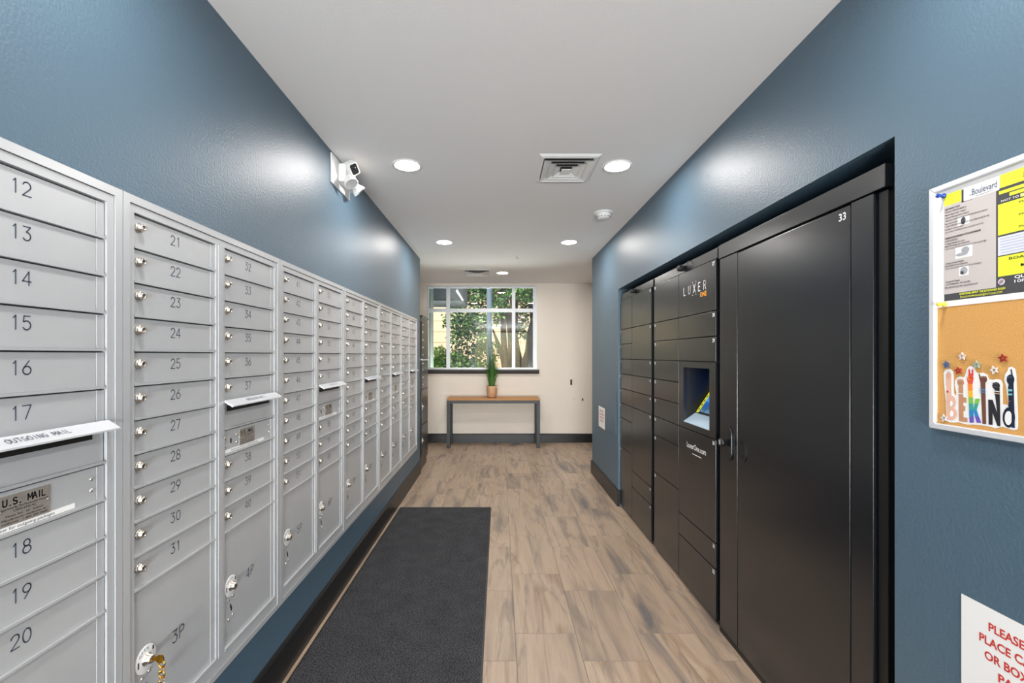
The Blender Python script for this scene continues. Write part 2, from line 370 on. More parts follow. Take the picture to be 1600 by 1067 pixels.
# baseboards: a flat board with a bevelled top
def board(name, pts):  # list of (axis, along0, along1, plane, sign)
    mb = MB()
    for ax, a0, a1, pl, sg, hh in pts:
        t = .014*sg; prof = [(pl, 0), (pl+t, 0), (pl+t, hh-.012), (pl+t*.45, hh), (pl, hh)]
        if ax == 'y': mb.prism([(p, a0, z) for p, z in prof], (0, a1-a0, 0))
        else: mb.prism([(a0, p, z) for p, z in prof], (a1-a0, 0, 0))
    return struct(mb.build(name, M['baseb']))
board('baseboard_left', [('y', -3.2, YE, XL, 1, .151)])
board('baseboard_right', [('y', RO1, YE+.014, XR, -1, .151), ('y', -3.2, RO0, XR, -1, .151), ('x', XR, 1.86, YE, 1, .151), ('x', XR-.014, 1.112, RO1, -1, .151)])
board('baseboard_back', [('x', -1.28, 4.85, YB, -1, .143)])

# window 1: aluminium frame, six panes, dark sill
win = MB(); fy0, fy1 = YB+.015, YB+.075
def bk(x): return (x-VX)*YB/F
def bz(y): return H-(y-VY)*YB/F
mull = [(bk(665.3), bk(669.2)), (bk(697.1), bk(702.6)), (bk(800.0), bk(805.3)), (bk(833.2), bk(839.4))]
for x0, x1 in mull: win.box(x0, x1, fy0, fy1, WZ0, WZ1)
rails = [(WZ0, bz(574.3)), (bz(487.2), bz(481.8)), (bz(449.2), WZ1)]
for i in range(3):
    for z0, z1 in rails: win.box(mull[i][1], mull[i+1][0], fy0+.004, fy1-.004, z0, z1)
M['winframe'] = mat('silver_window_frame', '#d3d6d8', .35, .2)
wo_ = struct(win.build('window_1', M['winframe'], bevel=.003))
for i in range(3):
    for k in range(2):
        MB().box(mull[i][1], mull[i+1][0], YB+.04, YB+.046, rails[k][1], rails[k+1][0]).build('glass_pane', M['glass'], wo_)
sx0, sx1 = -1.24, bk(842.3)
s_ = MB().prism([(sx0, YB, 1.163), (sx0, YB-.055, 1.163), (sx0, YB-.055, 1.148), (sx0, YB-.028, 1.095), (sx0, YB, 1.095)], (sx1-sx0-.012, 0, 0))
s_.prism([(sx1-.012, YB, 1.163), (sx1-.012, YB-.055, 1.163), (sx1-.012, YB-.055, 1.148), (sx1-.012, YB-.028, 1.095), (sx1-.012, YB, 1.095)], (.010, 0, 0))
s_.build('window_sill', M['rail'], wo_)

# ------------------------------------------------------------------ ceiling fittings
def make_light(loc, label):
    t = thing('recessed_ceiling_light', loc, label, 'ceiling light', 'round recessed ceiling lights')
    x, y, z = loc
    MB().lathe([(.072, 0), (.088, -.002), (.090, -.006), (.084, -.009), (.072, -.006)], (x, y, z), seg=40, cap=False).build('trim_ring', M['white'], t)
    MB().lathe([(.0, -.005), (.072, -.005)], (x, y, z), seg=40, cap=False).build('diffuser', M['lamp'], t)
    return t
l0 = make_light((-.553, 2.69, CEIL), 'round lit ceiling light on the left, just past the white wall camera')
for loc, lb in (((.711, 2.70, CEIL), 'round lit ceiling light on the right, beside the near square vent'),
                ((-.555, 4.52, CEIL), 'round lit ceiling light on the left, second along the corridor'),
                ((.704, 4.52, CEIL), 'round lit ceiling light on the right, beyond the smoke detector'),
                ((.044, 6.21, CEIL), 'round lit ceiling light in front of the window, beside the far vent'),
                ((-.553, .88, CEIL), 'round lit ceiling light nearest overhead on the left, over the numbered doors'),
                ((.708, .88, CEIL), 'round lit ceiling light nearest overhead on the right, over the notice board'),
                ((-.553, -.94, CEIL), 'round lit ceiling light behind the viewpoint on the left'),
                ((.708, -.94, CEIL), 'round lit ceiling light behind the viewpoint on the right'),
                ((.05, -2.6, CEIL), 'round lit ceiling light in the middle of the corridor mouth behind'),
                ((2.3, 6.21, CEIL), 'round lit ceiling light added out of view round the corner, right of the window')):  # last lamp is unseen, added to light the far end
    copy_tree(l0, loc, label=lb)
def make_vent(x0, x1, y0, y1, label):
    t = thing('ceiling_vent', ((x0+x1)/2, (y0+y1)/2, CEIL), label, 'vent', 'square ceiling vents'); cx, cy = (x0+x1)/2, (y0+y1)/2; hx, hy = (x1-x0)/2, (y1-y0)/2
    def ring(mb, a, b, za, zb, m=0):   # sloping square ring between half-size factors a (outer) and b (inner)
        A = [(cx+sx*hx*a, cy+sy*hy*a, za) for sx, sy in ((-1,-1),(1,-1),(1,1),(-1,1))]
        B = [(cx+sx*hx*b, cy+sy*hy*b, zb) for sx, sy in ((-1,-1),(1,-1),(1,1),(-1,1))]
        T = .0015; A2 = [(p[0], p[1], p[2]+T) for p in A]; B2 = [(p[0], p[1], p[2]+T) for p in B]
        for i in range(4):
            j = (i+1) % 4; mb.add([A[i], A[j], B[j], B[i]], [(0,1,2,3)], m); mb.add([A2[i], A2[j], B2[j], B2[i]], [(3,2,1,0)], m)
            mb.add([A[i], A[j], A2[j], A2[i]], [(0,1,2,3)], m); mb.add([B[i], B[j], B2[j], B2[i]], [(0,1,2,3)], m)
    f = MB(); ring(f, 1.0, .93, CEIL-.001, CEIL-.009); ring(f, .93, .84, CEIL-.009, CEIL-.012); ring(f, .84, .80, CEIL-.012, CEIL-.004)
    f.build('frame', M['white'], t, recalc=False)
    MB().box(cx-hx*.82, cx+hx*.82, cy-hy*.82, cy+hy*.82, CEIL-.0035, CEIL-.001).build('duct_opening', M['darkvent'], t)
    for a, b in ((.81, .55), (.60, .36), (.41, .20)):
        g = MB(); ring(g, a, b, CEIL-.022, CEIL-.006); ring(g, a, a-.02, CEIL-.022, CEIL-.022); g.build('louvre', M['white'], t, recalc=False)
    MB().box(cx-hx*.16, cx+hx*.16, cy-hy*.16, cy+hy*.16, CEIL-.022, CEIL-.018).build('centre_plate', M['white'], t)
make_vent(.228, .585, 2.54, 2.935, 'white square ceiling vent beside the near right light')
make_vent(-.50, -.10, 5.95, 6.42, 'white square ceiling vent near the window, beside the farthest light')
t = thing('smoke_detector', (.835, 3.586, CEIL), 'round white smoke detector on the ceiling near the right wall', 'smoke detector')
MB().lathe([(.0, 0), (.075, 0), (.075, -.010), (.066, -.014), (0, -.014)], (.835, 3.586, CEIL), seg=36, cap=False).build('base', M['white'], t)
MB().lathe([(.056, -.014), (.056, -.030), (.046, -.046), (.030, -.052), (.0, -.053)], (.835, 3.586, CEIL), seg=36, cap=False).build('sensor_cover', M['white'], t)
v = MB()
for i in range(12):
    a = 2*math.pi*i/12; v.box(.835+.0505*math.cos(a)-.004, .835+.0505*math.cos(a)+.004, 3.586+.0505*math.sin(a)-.004, 3.586+.0505*math.sin(a)+.004, CEIL-.040, CEIL-.035)
v.build('sensor_slots', M['dark_hole'], t)
t = thing('fire_sprinkler', (.205, 5.13, CEIL), 'small sprinkler head on the ceiling near the corridor end', 'sprinkler')
MB().lathe([(.0, 0), (.032, 0), (.028, -.006), (.012, -.008), (.0, -.008)], (.205, 5.13, CEIL), seg=24, cap=False).build('escutcheon', M['white'], t)
MB().lathe([(.008, -.008), (.008, -.028), (.004, -.03), (.004, -.04), (.018, -.041), (.018, -.043), (0, -.043)], (.205, 5.13, CEIL), seg=16, cap=False).build('nozzle', M['chrome'], t)

# ------------------------------------------------------------------ mailbox banks
S = .9925
def mz(z): return H + (z-H)*S
XF, XD, XW = -.920, -.9295, XL+.0005       # frame front, door face, wall
lock_proto = None
def make_lock(parent, y, z):
    global lock_proto
    if lock_proto is None:
        b = MB().lathe([(.0, 0), (.0125, 0), (.0125, .003), (.0105, .0045), (.009, .0045), (.009, .013), (.0078, .0155), (.0055, .0155), (.0055, .0140), (0, .0140)], (XD, y, z), (1,0,0), 20, 0, True, False)
        b.box(XD+.0139, XD+.0144, y-.0008, y+.0008, z-.004, z+.004, 1)
        lock_proto = b.build('lock', [M['chrome'], M['dark_hole']], parent, origin=(XD, y, z)); return lock_proto
    return inst(lock_proto, (XD, y, z), parent)
parcel_proto = None
def make_parcel_lock(parent, y, z):
    global parcel_proto
    if parcel_proto is None:
        b = MB().lathe([(0, 0), (.035, 0), (.035, .0012), (.033, .002), (0, .002)], (XD, y, z), (1,0,0), 36, 0, True, False)
        b.lathe([(.016, .002), (.016, .004), (.012, .006), (.011, .017), (.008, .019), (.004, .019), (0, .017)], (XD, y, z), (1,0,0), 24, 1, True, False)
        b.box(XD+.0175, XD+.0195, y-.001, y+.001, z-.006, z+.006, 2)
        b.box(XD+.002, XD+.0025, y-.028, y-.024, z-.010, z+.006, 2); b.box(XD+.002, XD+.0025, y+.021, y+.026, z+.012, z+.022, 2)
        for i, ch in enumerate('OPEN'):
            a = R(138-i*19); text(b, ch, (XD+.0024, y+.0235*math.cos(a), z+.0235*math.sin(a)), (0, math.sin(a), -math.cos(a)), (0, math.cos(a), math.sin(a)), .010, 3, 0, 'C')
        parcel_proto = b.build('dial_lock', [M['white'], M['chrome'], M['ink'], M['engrave']], parent, origin=(XD, y, z)); return parcel_proto
    return inst(parcel_proto, (XD, y, z), parent)
rivet_proto = None
def make_rivets(parent, y, z, pts):
    b = MB()
    for dy, dz in pts: b.lathe([(.0045, 0), (.0042, .0015), (.0025, .003), (0, .0036)], (XD, y+dy, z+dz), (1,0,0), 10, 0, True, False)
    return b.build('rivets', M['chrome'], parent)
def make_bank(k):
    y0 = (1.104+.793*k)*S; W = .793*S; z0, z1 = mz(.332), mz(1.800)
    n1 = 21+20*k
    lab = {-1: 'grey mailbox bank nearest the viewer, doors 12 to 20 showing', 0: 'grey mailbox bank with doors 21 to 40 and a brass key in its lock',
           1: 'grey mailbox bank with doors 41 to 60, third along the blue wall', 2: 'grey mailbox bank fourth along the blue wall, just before two more',
           3: 'grey mailbox bank second from the far end of the blue wall', 4: 'grey mailbox bank farthest down the blue wall, by its end'}[k]
    t = thing('mailbox_bank', (XL, y0+W/2, z0), lab, 'mailboxes', 'grey mailbox banks on the left wall')
    ya, yb = y0+.039*S, y0+.367*S; yc, yd = y0+.415*S, y0+.750*S; ztop, zpar, zbot = mz(1.757), mz(.785), mz(.390)
    f = MB(); g = .0012; tw = .020
    # mitred outer trim, then a lower inner frame
    def trim(P):  # quadrilateral in (y, z) extruded with a sloped front edge
        f.prism([(XW, a, b) for a, b in P], (XF-XW, 0, 0), 1)
    Y0, Y1 = y0+g, y0+W-g
    trim([(Y0, z0), (Y1, z0), (Y1-tw, z0+tw), (Y0+tw, z0+tw)]); trim([(Y0, z1), (Y0+tw, z1-tw), (Y1-tw, z1-tw), (Y1, z1)])
    trim([(Y0, z0), (Y0+tw, z0+tw), (Y0+tw, z1-tw), (Y0, z1)]); trim([(Y1, z0), (Y1, z1), (Y1-tw, z1-tw), (Y1-tw, z0+tw)])
    fi = XF-.003; gi = .002
    f.box(XW, fi, Y0+tw+gi, Y1-tw-gi, z0+tw+gi, zbot-.001); f.box(XW, fi, Y0+tw+gi, Y1-tw-gi, ztop+.0015, z1-tw-gi)
    f.box(XW, fi, Y0+tw+gi, ya-.0015, zbot-.001, ztop+.0015); f.box(XW, fi, yd+.0015, Y1-tw-gi, zbot-.001, ztop+.0015)
    f.box(XW, fi, yb+.0015, yc-.0015, zbot-.001, ztop+.0015); f.box(XW, fi+.0015, (yb+yc)/2-.012, (yb+yc)/2+.012, zbot-.001, ztop+.0015)
    f.box(XW, fi+.002, ya, yb, zbot-.001, zbot+.006, 1); f.box(XW, fi+.002, yc, yd, zbot-.001, zbot+.006, 1)
    f.build('frame', [M['alu'], M['alu_trim']], t)
    MB().box(XW, XW+.0015, Y0+tw, Y1-tw, z0+tw, z1-tw).build('back_panel', M['gapdark'], t)
    pitch = (ztop-zpar)/11
    def door(a, b, zt, zb, num, nh, ny, nz, name='mailbox_door'):
        m = MB(); e = .0016; st = .020
        m.box(XW+.0016, XD, a+e, b-st-.0012, zb+.0065, zt-.003)          # face
        m.box(XW+.0016, XD+.0018, b-st, b-e, zb+.0065, zt-.003)         # raised edge strip
        m.box(XW+.0016, XF-.0035, a+e, b-e, zb+.0005, zb+.0062, 2)        # hinge rib along the bottom
        if num: strokes(m, num, (XD+.0005, ny, nz), UL, UZ, nh, nh*.085, 1)
        return m.build(name, [M['alu'], M['engrave'], M['alu_trim']], t)
    for c, (a, b) in enumerate(((ya, yb), (yc, yd))):
        num = n1 if c == 0 else n1+11
        for r in range(11):
            zt, zb = ztop-pitch*r, ztop-pitch*(r+1)
            if c == 1 and r in (6, 7):
                if r == 6:
                    m = MB(); m.box(XW+.0016, XD, a+.002, b-.002, zb+.0065, zt-.002); m.box(XW+.0016, XF-.0035, a+.0016, b-.0016, zb+.0005, zb+.0062, 1)
                    m.box(XD, XD+.0006, a+.02, b-.03, zt-.026, zt-.006, 2)
                    m.build('mail_slot_panel', [M['alu'], M['alu_trim'], M['dark_hole']], t)
                    h = MB(); P = [(XF-.002, zt+.014), (-.893, zt-.004), (-.893, zt-.0075), (-.896, zt-.0085), (XF-.002, zt+.008)]
                    h.prism([(x, a-.004, z) for x, z in P], (0, b-a+.008, 0))
                    d = Vector((-.893-(XF-.002), 0, -.018)).normalized()
                    strokes(h, 'OUTGOING MAIL', (XF-.002+d.x*.021+.0008, (a+b)/2, zt+.014+d.z*.021+.0008), UL, tuple(-d), .0118, .0013, 1, .82)
                    h.build('slot_hood', [M['hood'], M['engrave']], t)
                else:
                    m = MB(); m.box(XW+.0016, XD, a+.002, b-.0212, zb+.0065, zt-.003); m.box(XW+.0016, XD+.0018, b-.020, b-.002, zb+.0065, zt-.003)
                    m.box(XW+.0016, XF-.0035, a+.0016, b-.0016, zb+.0005, zb+.0062, 1)
                    m.build('plate_panel', [M['alu'], M['alu_trim']], t)
                    p = MB(); sh_p = .013 if k < 0 else 0; pa, pb, pz0, pz1 = a+.095*S+sh_p, a+.195*S+sh_p, zb+.018, zt-.012
                    p.box(XD, XD+.001, pa, pb, pz0, pz1); xt = XD+.0014; cy = (pa+pb)/2
                    strokes(p, 'U.S. MAIL', (xt, cy, pz1-.019), UL, UZ, .0125, .0024, 1, .72)
                    text(p, 'Approved By The Postmaster General', (xt, cy, pz1-.0265), UL, UZ, .006, 1, 0, 'C', .088)
                    text(p, 'USPS-STD-4C', (xt, cy, pz1-.033), UL, UZ, .006, 1, 0, 'C', .042)
                    for j, (wd) in enumerate((.07, .084, .086)): text(p, ['Meets Std.  4C  Indoor', 'Manufacturer: mailboxes 4C', 'mailboxes   1-800 000 0000'][j], (xt, cy, pz1-.041-.0065*j), UL, UZ, .0058, 1, 0, 'C', wd)
                    for yy in (pa+.005, pb-.005): p.lathe([(.0022, 0), (.0018, .001), (0, .0014)], (XD+.001, yy, (pz0+pz1)/2), (1,0,0), 8, 2, True, False)
                    p.build('us_mail_plate', [M['plate'], M['ink'], M['chrome']], t)
                    q = MB(); q.box(XD, XD+.0007, a+.012*S, a+.262*S, zb+.0075, zb+.0185)
                    text(q, 'Check Luxer locker for outgoing packages', (XD+.001, a+.045, zb+.0105), UL, UZ, .0085, 1, 0, 'L', .17)
                    q.build('paper_strip', [M['paper'], M['engrave']], t)
                    make_rivets(t, a, (zt+zb)/2, [(.012, .016), (.012, -.012), (.078, .018), (.078, -.008), (.300, .016), (.300, -.010)])
                    MB().box(XD, XD+.001, a+.040, a+.047, (zt+zb)/2-.006, (zt+zb)/2+.010).build('key_slot', M['dark_hole'], t)
                continue
            d = door(a, b, zt, zb, str(num), .027, a+.152 if c == 0 else a+.150, (zt+zb)/2-.003)
            make_lock(d, a+.020, zt-.032); num += 1
        d = door(a, b, zpar, zbot-.0, '%dP' % (2*k+3+c), .034, a+.163, mz(.566), 'parcel_door')
        make_parcel_lock(d, a+.043, mz(.590))
        make_rivets(d, a+.043, mz(.515), [(-.012, .030), (.012, .036), (-.012, -.036), (.012, -.030)])
        k_ = MB().box(XD, XD+.001, a+.039, a+.045, mz(.515), mz(.515)+.012).box(XD, XD+.001, a+.043, a+.049, mz(.515)-.012, mz(.515)+.002); k_.build('key_slot', M['dark_hole'], d)
    return y0
for k in range(-1, 5): make_bank(k)
# brass key with a tag hanging in the dial lock of door 3P
ky, kz = (1.104+.039)*S+.043, mz(.590); kx = XD+.019
t = thing('brass_key', (kx, ky, kz), 'brass key with a chain and tag in the dial lock of door 3P', 'key')
k_ = MB().box(kx-.001, kx+.008, ky-.0012, ky+.0012, kz-.004, kz+.004)
k_.prism([(kx+.008, ky-.001, kz-.006), (kx+.016, ky-.001, kz-.011), (kx+.027, ky-.001, kz-.010), (kx+.030, ky-.001, kz), (kx+.026, ky-.001, kz+.010), (kx+.015, ky-.001, kz+.011), (kx+.008, ky-.001, kz+.006)], (0, .0022, 0))
k_.build('key_blade', M['brass'], t)
def ringmesh(c, rad, r, ax):
    q = Vector(ax).to_track_quat('Z', 'Y'); return [Vector(c) + q @ Vector((rad*math.cos(2*math.pi*i/16), rad*math.sin(2*math.pi*i/16), 0)) for i in range(17)]
k_ = MB(); cx_ = kx+.024
for i in range(4): k_.tube(ringmesh((cx_, ky, kz-.014-.013*i), .008, .0014, (0, 1, 0) if i % 2 == 0 else (1, 0, 0)), .0015, 6)
k_.build('chain', M['brass'], t)
MB().lathe([(0, 0), (.014, 0), (.014, .003), (0, .003)], (cx_, ky-.0015, kz-.075), (0, 1, 0), 20, 0, False, False).build('tag', M['plate'], t)

# dark free-standing mail cabinet past the end of the left wall
t = thing('mail_cabinet', (-1.09, 5.58, 0), 'dark free-standing mailbox cabinet beyond the end of the blue wall', 'mail cabinet')
cf = -.935
MB().box(-1.27, cf, 5.325, 5.84, .10, 1.845).box(-1.255, cf-.012, 5.335, 5.83, 0, .10).build('body', M['bronze'], t, bevel=.004)
MB().box(-1.272, cf+.022, 5.318, 5.847, 1.845, 1.868).build('top_cap', M['bronze'], t, bevel=.003)
n = 9; zt0, zb0 = 1.80, .99
for i in range(n):
    a = zt0-(zt0-zb0)*i/n; b2 = zt0-(zt0-zb0)*(i+1)/n
    if i == 5:
        MB().prism([(cf, 5.35, a), (cf+.034, 5.35, a-.016), (cf+.034, 5.35, a-.022), (cf, 5.35, a-.016)], (0, .455, 0)).build('slot_hood', M['hood'], t); a -= .03
    d = MB().box(cf, cf+.010, 5.36, 5.80, b2+.004, a).box(cf, cf+.014, 5.36, 5.80, b2, b2+.005).build('mailbox_door', M['bronze'], t)
    inst(lock_proto, (cf+.010, 5.385, (a+b2)/2), d)
for a, b2 in ((.975, .56), (.545, .18)):
    d = MB().box(cf, cf+.010, 5.36, 5.80, b2, a).build('parcel_door', M['bronze'], t); inst(parcel_proto, (cf+.010, 5.40, (a+b2)/2), d)

# ------------------------------------------------------------------ parcel lockers
LF, LB, LX = 1.115, 1.136, 1.76        # door front, carcass front, carcass back
U = .1335; ZT = 1.892
def locker_door(t, ya, yb, zt, zb, num, side, extra=None, name='locker_door'):
    g = .0022
    d = MB().box(LF, LB-.001, ya+g, yb-g, zb+g, zt-g).build(name, M['locker'], t, bevel=.0018)
    if num:
        m = MB(); x = LF-.0006
        if side == 'L': text(m, str(num), (x, yb-.014, zt-.030), UR_, UZ, .026, 0, .03, 'L')
        else: text(m, str(num), (x, ya+.012, zt-.030), UR_, UZ, .026, 0, .03, 'R')
        m.build('door_number', M['whiteprint'], d)
    return d
patA = [2, 1, 1, 1, 1, 1, 1, 2, 4]; patB = [2, 2, 1, 1, 1, 4, 1, 2]
def tower_doors(t, ya, yb, pat, num, side, skip=None):
    z = ZT
    for i, p in enumerate(pat):
        zb = z-U*p
        if skip != i:
            locker_door(t, ya, yb, z, max(zb, .024), num, side); num += 1
        z = zb
    return num
# far tower
t = thing('parcel_locker_tower', (1.44, 3.715, 0), 'black parcel locker tower farthest along, beside the blue wall and no screen', 'parcel lockers')
MB().box(LB, LX, 3.240, 4.136, 0, 1.948).build('carcass', M['lockbody'], t)
MB().box(LF+.006, LB-.0005, 3.262, 4.134, ZT+.002, 1.948).build('header', M['locker'], t, bevel=.0015)
num = tower_doors(t, 3.763, 4.132, patA, 1, 'L')
num = tower_doors(t, 3.285, 3.760, patB, num, 'R')
def header_cam(t, y):
    m = MB().lathe([(0, 0), (.016, 0), (.019, -.012), (.019, -.030), (.015, -.036), (0, -.037)], (LF+.004, y, 1.920), (1, 0, 0), 18, 0, True, False)
    m.box(LF-.014, LF+.006, y-.012, y+.012, 1.905, 1.935)
    c = m.build('camera', M['lockbody'], t, bevel=.002)
    MB().tube([(LF-.018+.02*abs(math.sin(a)), y-.075-.012*math.cos(a), 1.925+.028*math.sin(a)) for a in [R(-90+15*i) for i in range(13)]], .0022, 6).build('cable', M['lockbody'], t)
header_cam(t, 3.69)
# middle tower with the terminal
t = thing('parcel_locker_tower', (1.44, 2.76, 0), 'black parcel locker tower with a lit touchscreen and white lettering', 'parcel lockers')
TA, TBy, TZ0, TZ1 = 2.377, 2.712, .993, 1.321      # opening of the terminal
c = MB(); YA, YBt = 2.280, 3.232
c.box(LB, LX, YA, YBt, 0, TZ0-.002).box(LB, LX, YA, YBt, TZ1+.002, 1.948).box(LB, LX, YA, TA-.002, TZ0-.002, TZ1+.002).box(LB, LX, TBy+.002, YBt, TZ0-.002, TZ1+.002).box(1.46, LX, TA-.002, TBy+.002, TZ0-.002, TZ1+.002)
c.build('carcass', M['lockbody'], t)
MB().box(LF+.006, LB-.0005, YA+.022, YBt-.002, ZT+.002, 1.948).build('header', M['locker'], t, bevel=.0015)
num = tower_doors(t, 2.784, 3.228, patA, num, 'L')
z = ZT; ya, yb = 2.305, 2.781
d27 = locker_door(t, ya, yb, z, z-2*U, 27, 'R')
m = MB(); x = LF-.0008
for i, ch in enumerate('LUXER'): strokes(m, ch, (x, 2.705-.066*i, 1.752), UR_, UZ, .046, .0058, 0, align='L')
for sy, sz in ((1, 1), (-1, 1), (1, -1), (-1, -1)):
    cy, cz = 2.705-.132-.0138, 1.775
    m.box(x-.0002, x, cy+sy*.022-.0025, cy+sy*.022+.0025, cz+sz*.036-.003, cz+sz*.036+.003)
text(m, 'ONE', (x, 2.407, 1.716), UR_, UZ, .036, 1, .03, 'R', .078)
m.build('logo_print', [M['whiteprint'], M['orange']], d27)
locker_door(t, ya, yb, z-2*U, z-3*U, 28, 'R'); locker_door(t, ya, yb, z-3*U, z-4*U, 29, 'R')
zt, zb = z-4*U-.002, z-7*U+.002; g = .0022
tf = MB().box(LF, LB-.001, ya+g, TA, zb, zt).box(LF, LB-.001, TBy, yb-g, zb, zt).box(LF, LB-.001, TA, TBy, zb, TZ0).box(LF, LB-.001, TA, TBy, TZ1, zt).build('terminal_door', M['locker'], t)
r = MB()
r.box(LB, 1.455, TBy-.0005, TBy+.0015, TZ0, TZ1).box(LB, 1.455, TA-.0015, TA+.0005, TZ0, TZ1).box(LB, 1.455, TA, TBy, TZ1-.0005, TZ1+.0015).box(1.452, 1.455, TA, TBy, TZ0, TZ1).box(LB, 1.455, TA, TBy, TZ0-.0015, TZ0+.0005)
r.build('terminal_recess', M['lockbody'], t)
MB().prism([(LF+.001, TA+.001, TZ0), (LF+.001, TA+.001, TZ0+.004), (1.186, TA+.001, 1.046), (1.20, TA+.001, 1.046), (1.20, TA+.001, TZ0+.001)], (0, TBy-TA-.003, 0)).build('terminal_ledge', M['ledge'], t)
# sloping screen: foot (1.186,1.046) -> head (1.352,1.296)
sd = Vector((.166, 0, .250)).normalized(); sn = Vector((-sd.z, 0, sd.x)); L_ = .285
def scr(u, v, o=0): p = Vector((1.188, 0, 1.048)) + sd*v + sn*o; return (p.x, TBy-.006-u, p.z)
WS = TBy-TA-.012
sb = MB().prism([scr(0, 0, -.008), scr(WS, 0, -.008), scr(WS, 0, 0), scr(0, 0, 0)], tuple(sd*L_)).build('screen_housing', M['lockbody'], t)
MB().prism([scr(.032, .012, .0006), scr(WS-.004, .012, .0006), scr(WS-.004, L_-.01, .0006), scr(.032, L_-.01, .0006)], tuple(sn*.001)).build('touchscreen', M['screen'], sb)
yb_ = MB().prism([scr(.001, .004, .0006), scr(.030, .004, .0006), scr(.030, L_-.004, .0006), scr(.001, L_-.004, .0006)], tuple(sn*.001))
for i in range(5):
    q = .02+.03*i; yb_.prism([scr(.010, q, .002), scr(.020, q, .002), scr(.022, q+.012, .002), (scr(.012, q+.015, .002))], tuple(sn*.0003), 1)
yb_.build('screen_banner', [M['screenyel'], M['ink']], sb)
d30 = locker_door(t, ya, yb, z-7*U, z-11*U, 30, 'R')
m = MB(); text(m, 'LuxerOne.com', (x, 2.660, .852), UR_, UZ, .044, 0, .012, 'L', .245); m.box(x-.0002, x, 2.47, 2.585, .824, .828)
m.build('web_address_print', M['whiteprint'], d30)
locker_door(t, ya, yb, z-11*U, z-12*U, 31, 'R'); locker_door(t, ya, yb, z-12*U, .024, 32, 'R')
header_cam(t, 2.72)
# near tower with the tall door
t = thing('parcel_locker_tower', (1.44, 1.78, 0), 'black locker cabinet with one tall door 33 nearest the viewer', 'parcel lockers')
MB().box(LB, LX, 1.296, 2.272, 0, 1.948).build('carcass', M['lockbody'], t)
MB().box(LF-.004, LB-.0005, 1.290, 2.270, 1.880, 1.948).build('header', M['locker'], t, bevel=.0015)
MB().box(LF, LB-.0005, 1.304, 2.266, .002, .022).build('toe_kick', M['lockbody'], t)
MB().box(LF, LB-.001, 2.100, 2.264, .024, 1.877).build('lock_side_panel', M['locker'], t, bevel=.0015)
MB().box(LF, LB-.001, 1.336, 1.420, .024, 1.877).build('hinge_side_panel', M['locker'], t, bevel=.0015)
MB().box(LF+.012, LB-.001, 1.298, 1.332, .024, 1.877).build('corner_post', M['lockbody'], t, bevel=.0015)
d = MB().box(LF, LB-.001, 1.425, 2.094, .024, 1.872).build('tall_locker_door', M['locker'], t, bevel=.0018)
m = MB(); text(m, '33', (LF-.0006, 1.440, 1.832), UR_, UZ, .034, 0, .015, 'R'); m.build('door_number', M['whiteprint'], d)
# recessed oval pull
cy, cz = 2.05, .958
def stadium(cx, cz_, w_, h_, n=10): return [(cx+w_*math.cos(R(180*i/n)), cz_+(h_-w_)+w_*math.sin(R(180*i/n))) for i in range(n+1)] + [(cx-w_*math.cos(R(180*i/n)), cz_-(h_-w_)-w_*math.sin(R(180*i/n))) for i in range(n+1)]
def ringplate(x0, x1, A, B, m=0):
    mb = MB(); n = len(A)
    for i in range(n):
        j = (i+1) % n
        mb.add([(x0, *A[i]), (x0, *A[j]), (x0, *B[j]), (x0, *B[i])], [(0,1,2,3)], m)
        mb.add([(x0, *A[i]), (x0, *A[j]), (x1, *A[j]), (x1, *A[i])], [(3,2,1,0)], m); mb.add([(x0, *B[i]), (x0, *B[j]), (x1, *B[j]), (x1, *B[i])], [(0,1,2,3)], m)
    return mb
rp = ringplate(LF-.004, LF-.0005, stadium(cy, cz, .030, .052), stadium(cy, cz, .016, .040))
rp.prism([(LF-.0009, a, b_) for a, b_ in stadium(cy, cz, .0165, .0405)], (.0003, 0, 0), 1)
rp.build('recessed_pull', [M['locker'], M['dark_hole']], d, recalc=False)
# lock plate and knob
sh_ = MB().prism([(LF-.007, a, b_) for a, b_ in stadium(2.172, .966, .034, .082)], (.0065, 0, 0)); sh_.build('latch_plate', M['locker'], t, bevel=.0015)
kb = MB().lathe([(0, 0), (.016, 0), (.016, .012), (.021, .016), (.021, .028), (.017, .032), (0, .032)], (LF-.007, 2.186, .968), (-1, 0, 0), 20, 0, True, False)
for i in range(3):
    for j in range(2): kb.box(LF-.0398, LF-.0388, 2.180+j*.008, 2.184+j*.008, .960+.007*i, .9635+.007*i, 1)
kb.build('latch_knob', [M['lockbody'], M['white']], t)

# painted access panel on the right wall
t = thing('access_panel', (1.10, 4.41, .632), 'blue painted access panel in the wall beside the far locker tower', 'access panel')
MB().box(XR-.006, XR-.0005, 4.20, 4.63, .632, 1.036).build('panel_frame', M['blue'], t, bevel=.002)
MB().box(XR-.009, XR-.0062, 4.222, 4.608, .654, 1.014).build('panel_door', M['blue'], t, bevel=.001)

# paper signs
def sign(y0, y1, z0, z1, label):
    t = thing('paper_sign', (XR, (y0+y1)/2, z0), label, 'sign', 'white paper signs with red writing')
    dz = XR-.010 if y0 > 3 else XR-.0008
    MB().box(dz-.0008, dz, y0, y1, z0, z1).build('sheet', M['paper'], t)
    m = MB(); hh = (z1-z0); cy = (y0+y1)/2
    for i, (s, wd) in enumerate((('PLEASE DO NOT', .60), ('PLACE CARDBOARD', .74), ('OR BOXES IN THE', .66), ('PAPER BINS', .46))):
        text(m, s, (dz-.0012, cy-.004, z1-hh*(.235+.155*i)), UR_, UZ, hh*.120, 0, .025, 'C', (y1-y0)*wd)
    m.build('lettering', M['red'], t)
sign(.786, 1.065, .612, .828, 'white paper sign with red capitals on the near blue wall')
sign(4.62, 4.905, .620, .842, 'small white paper sign on the far wall by the access panel')

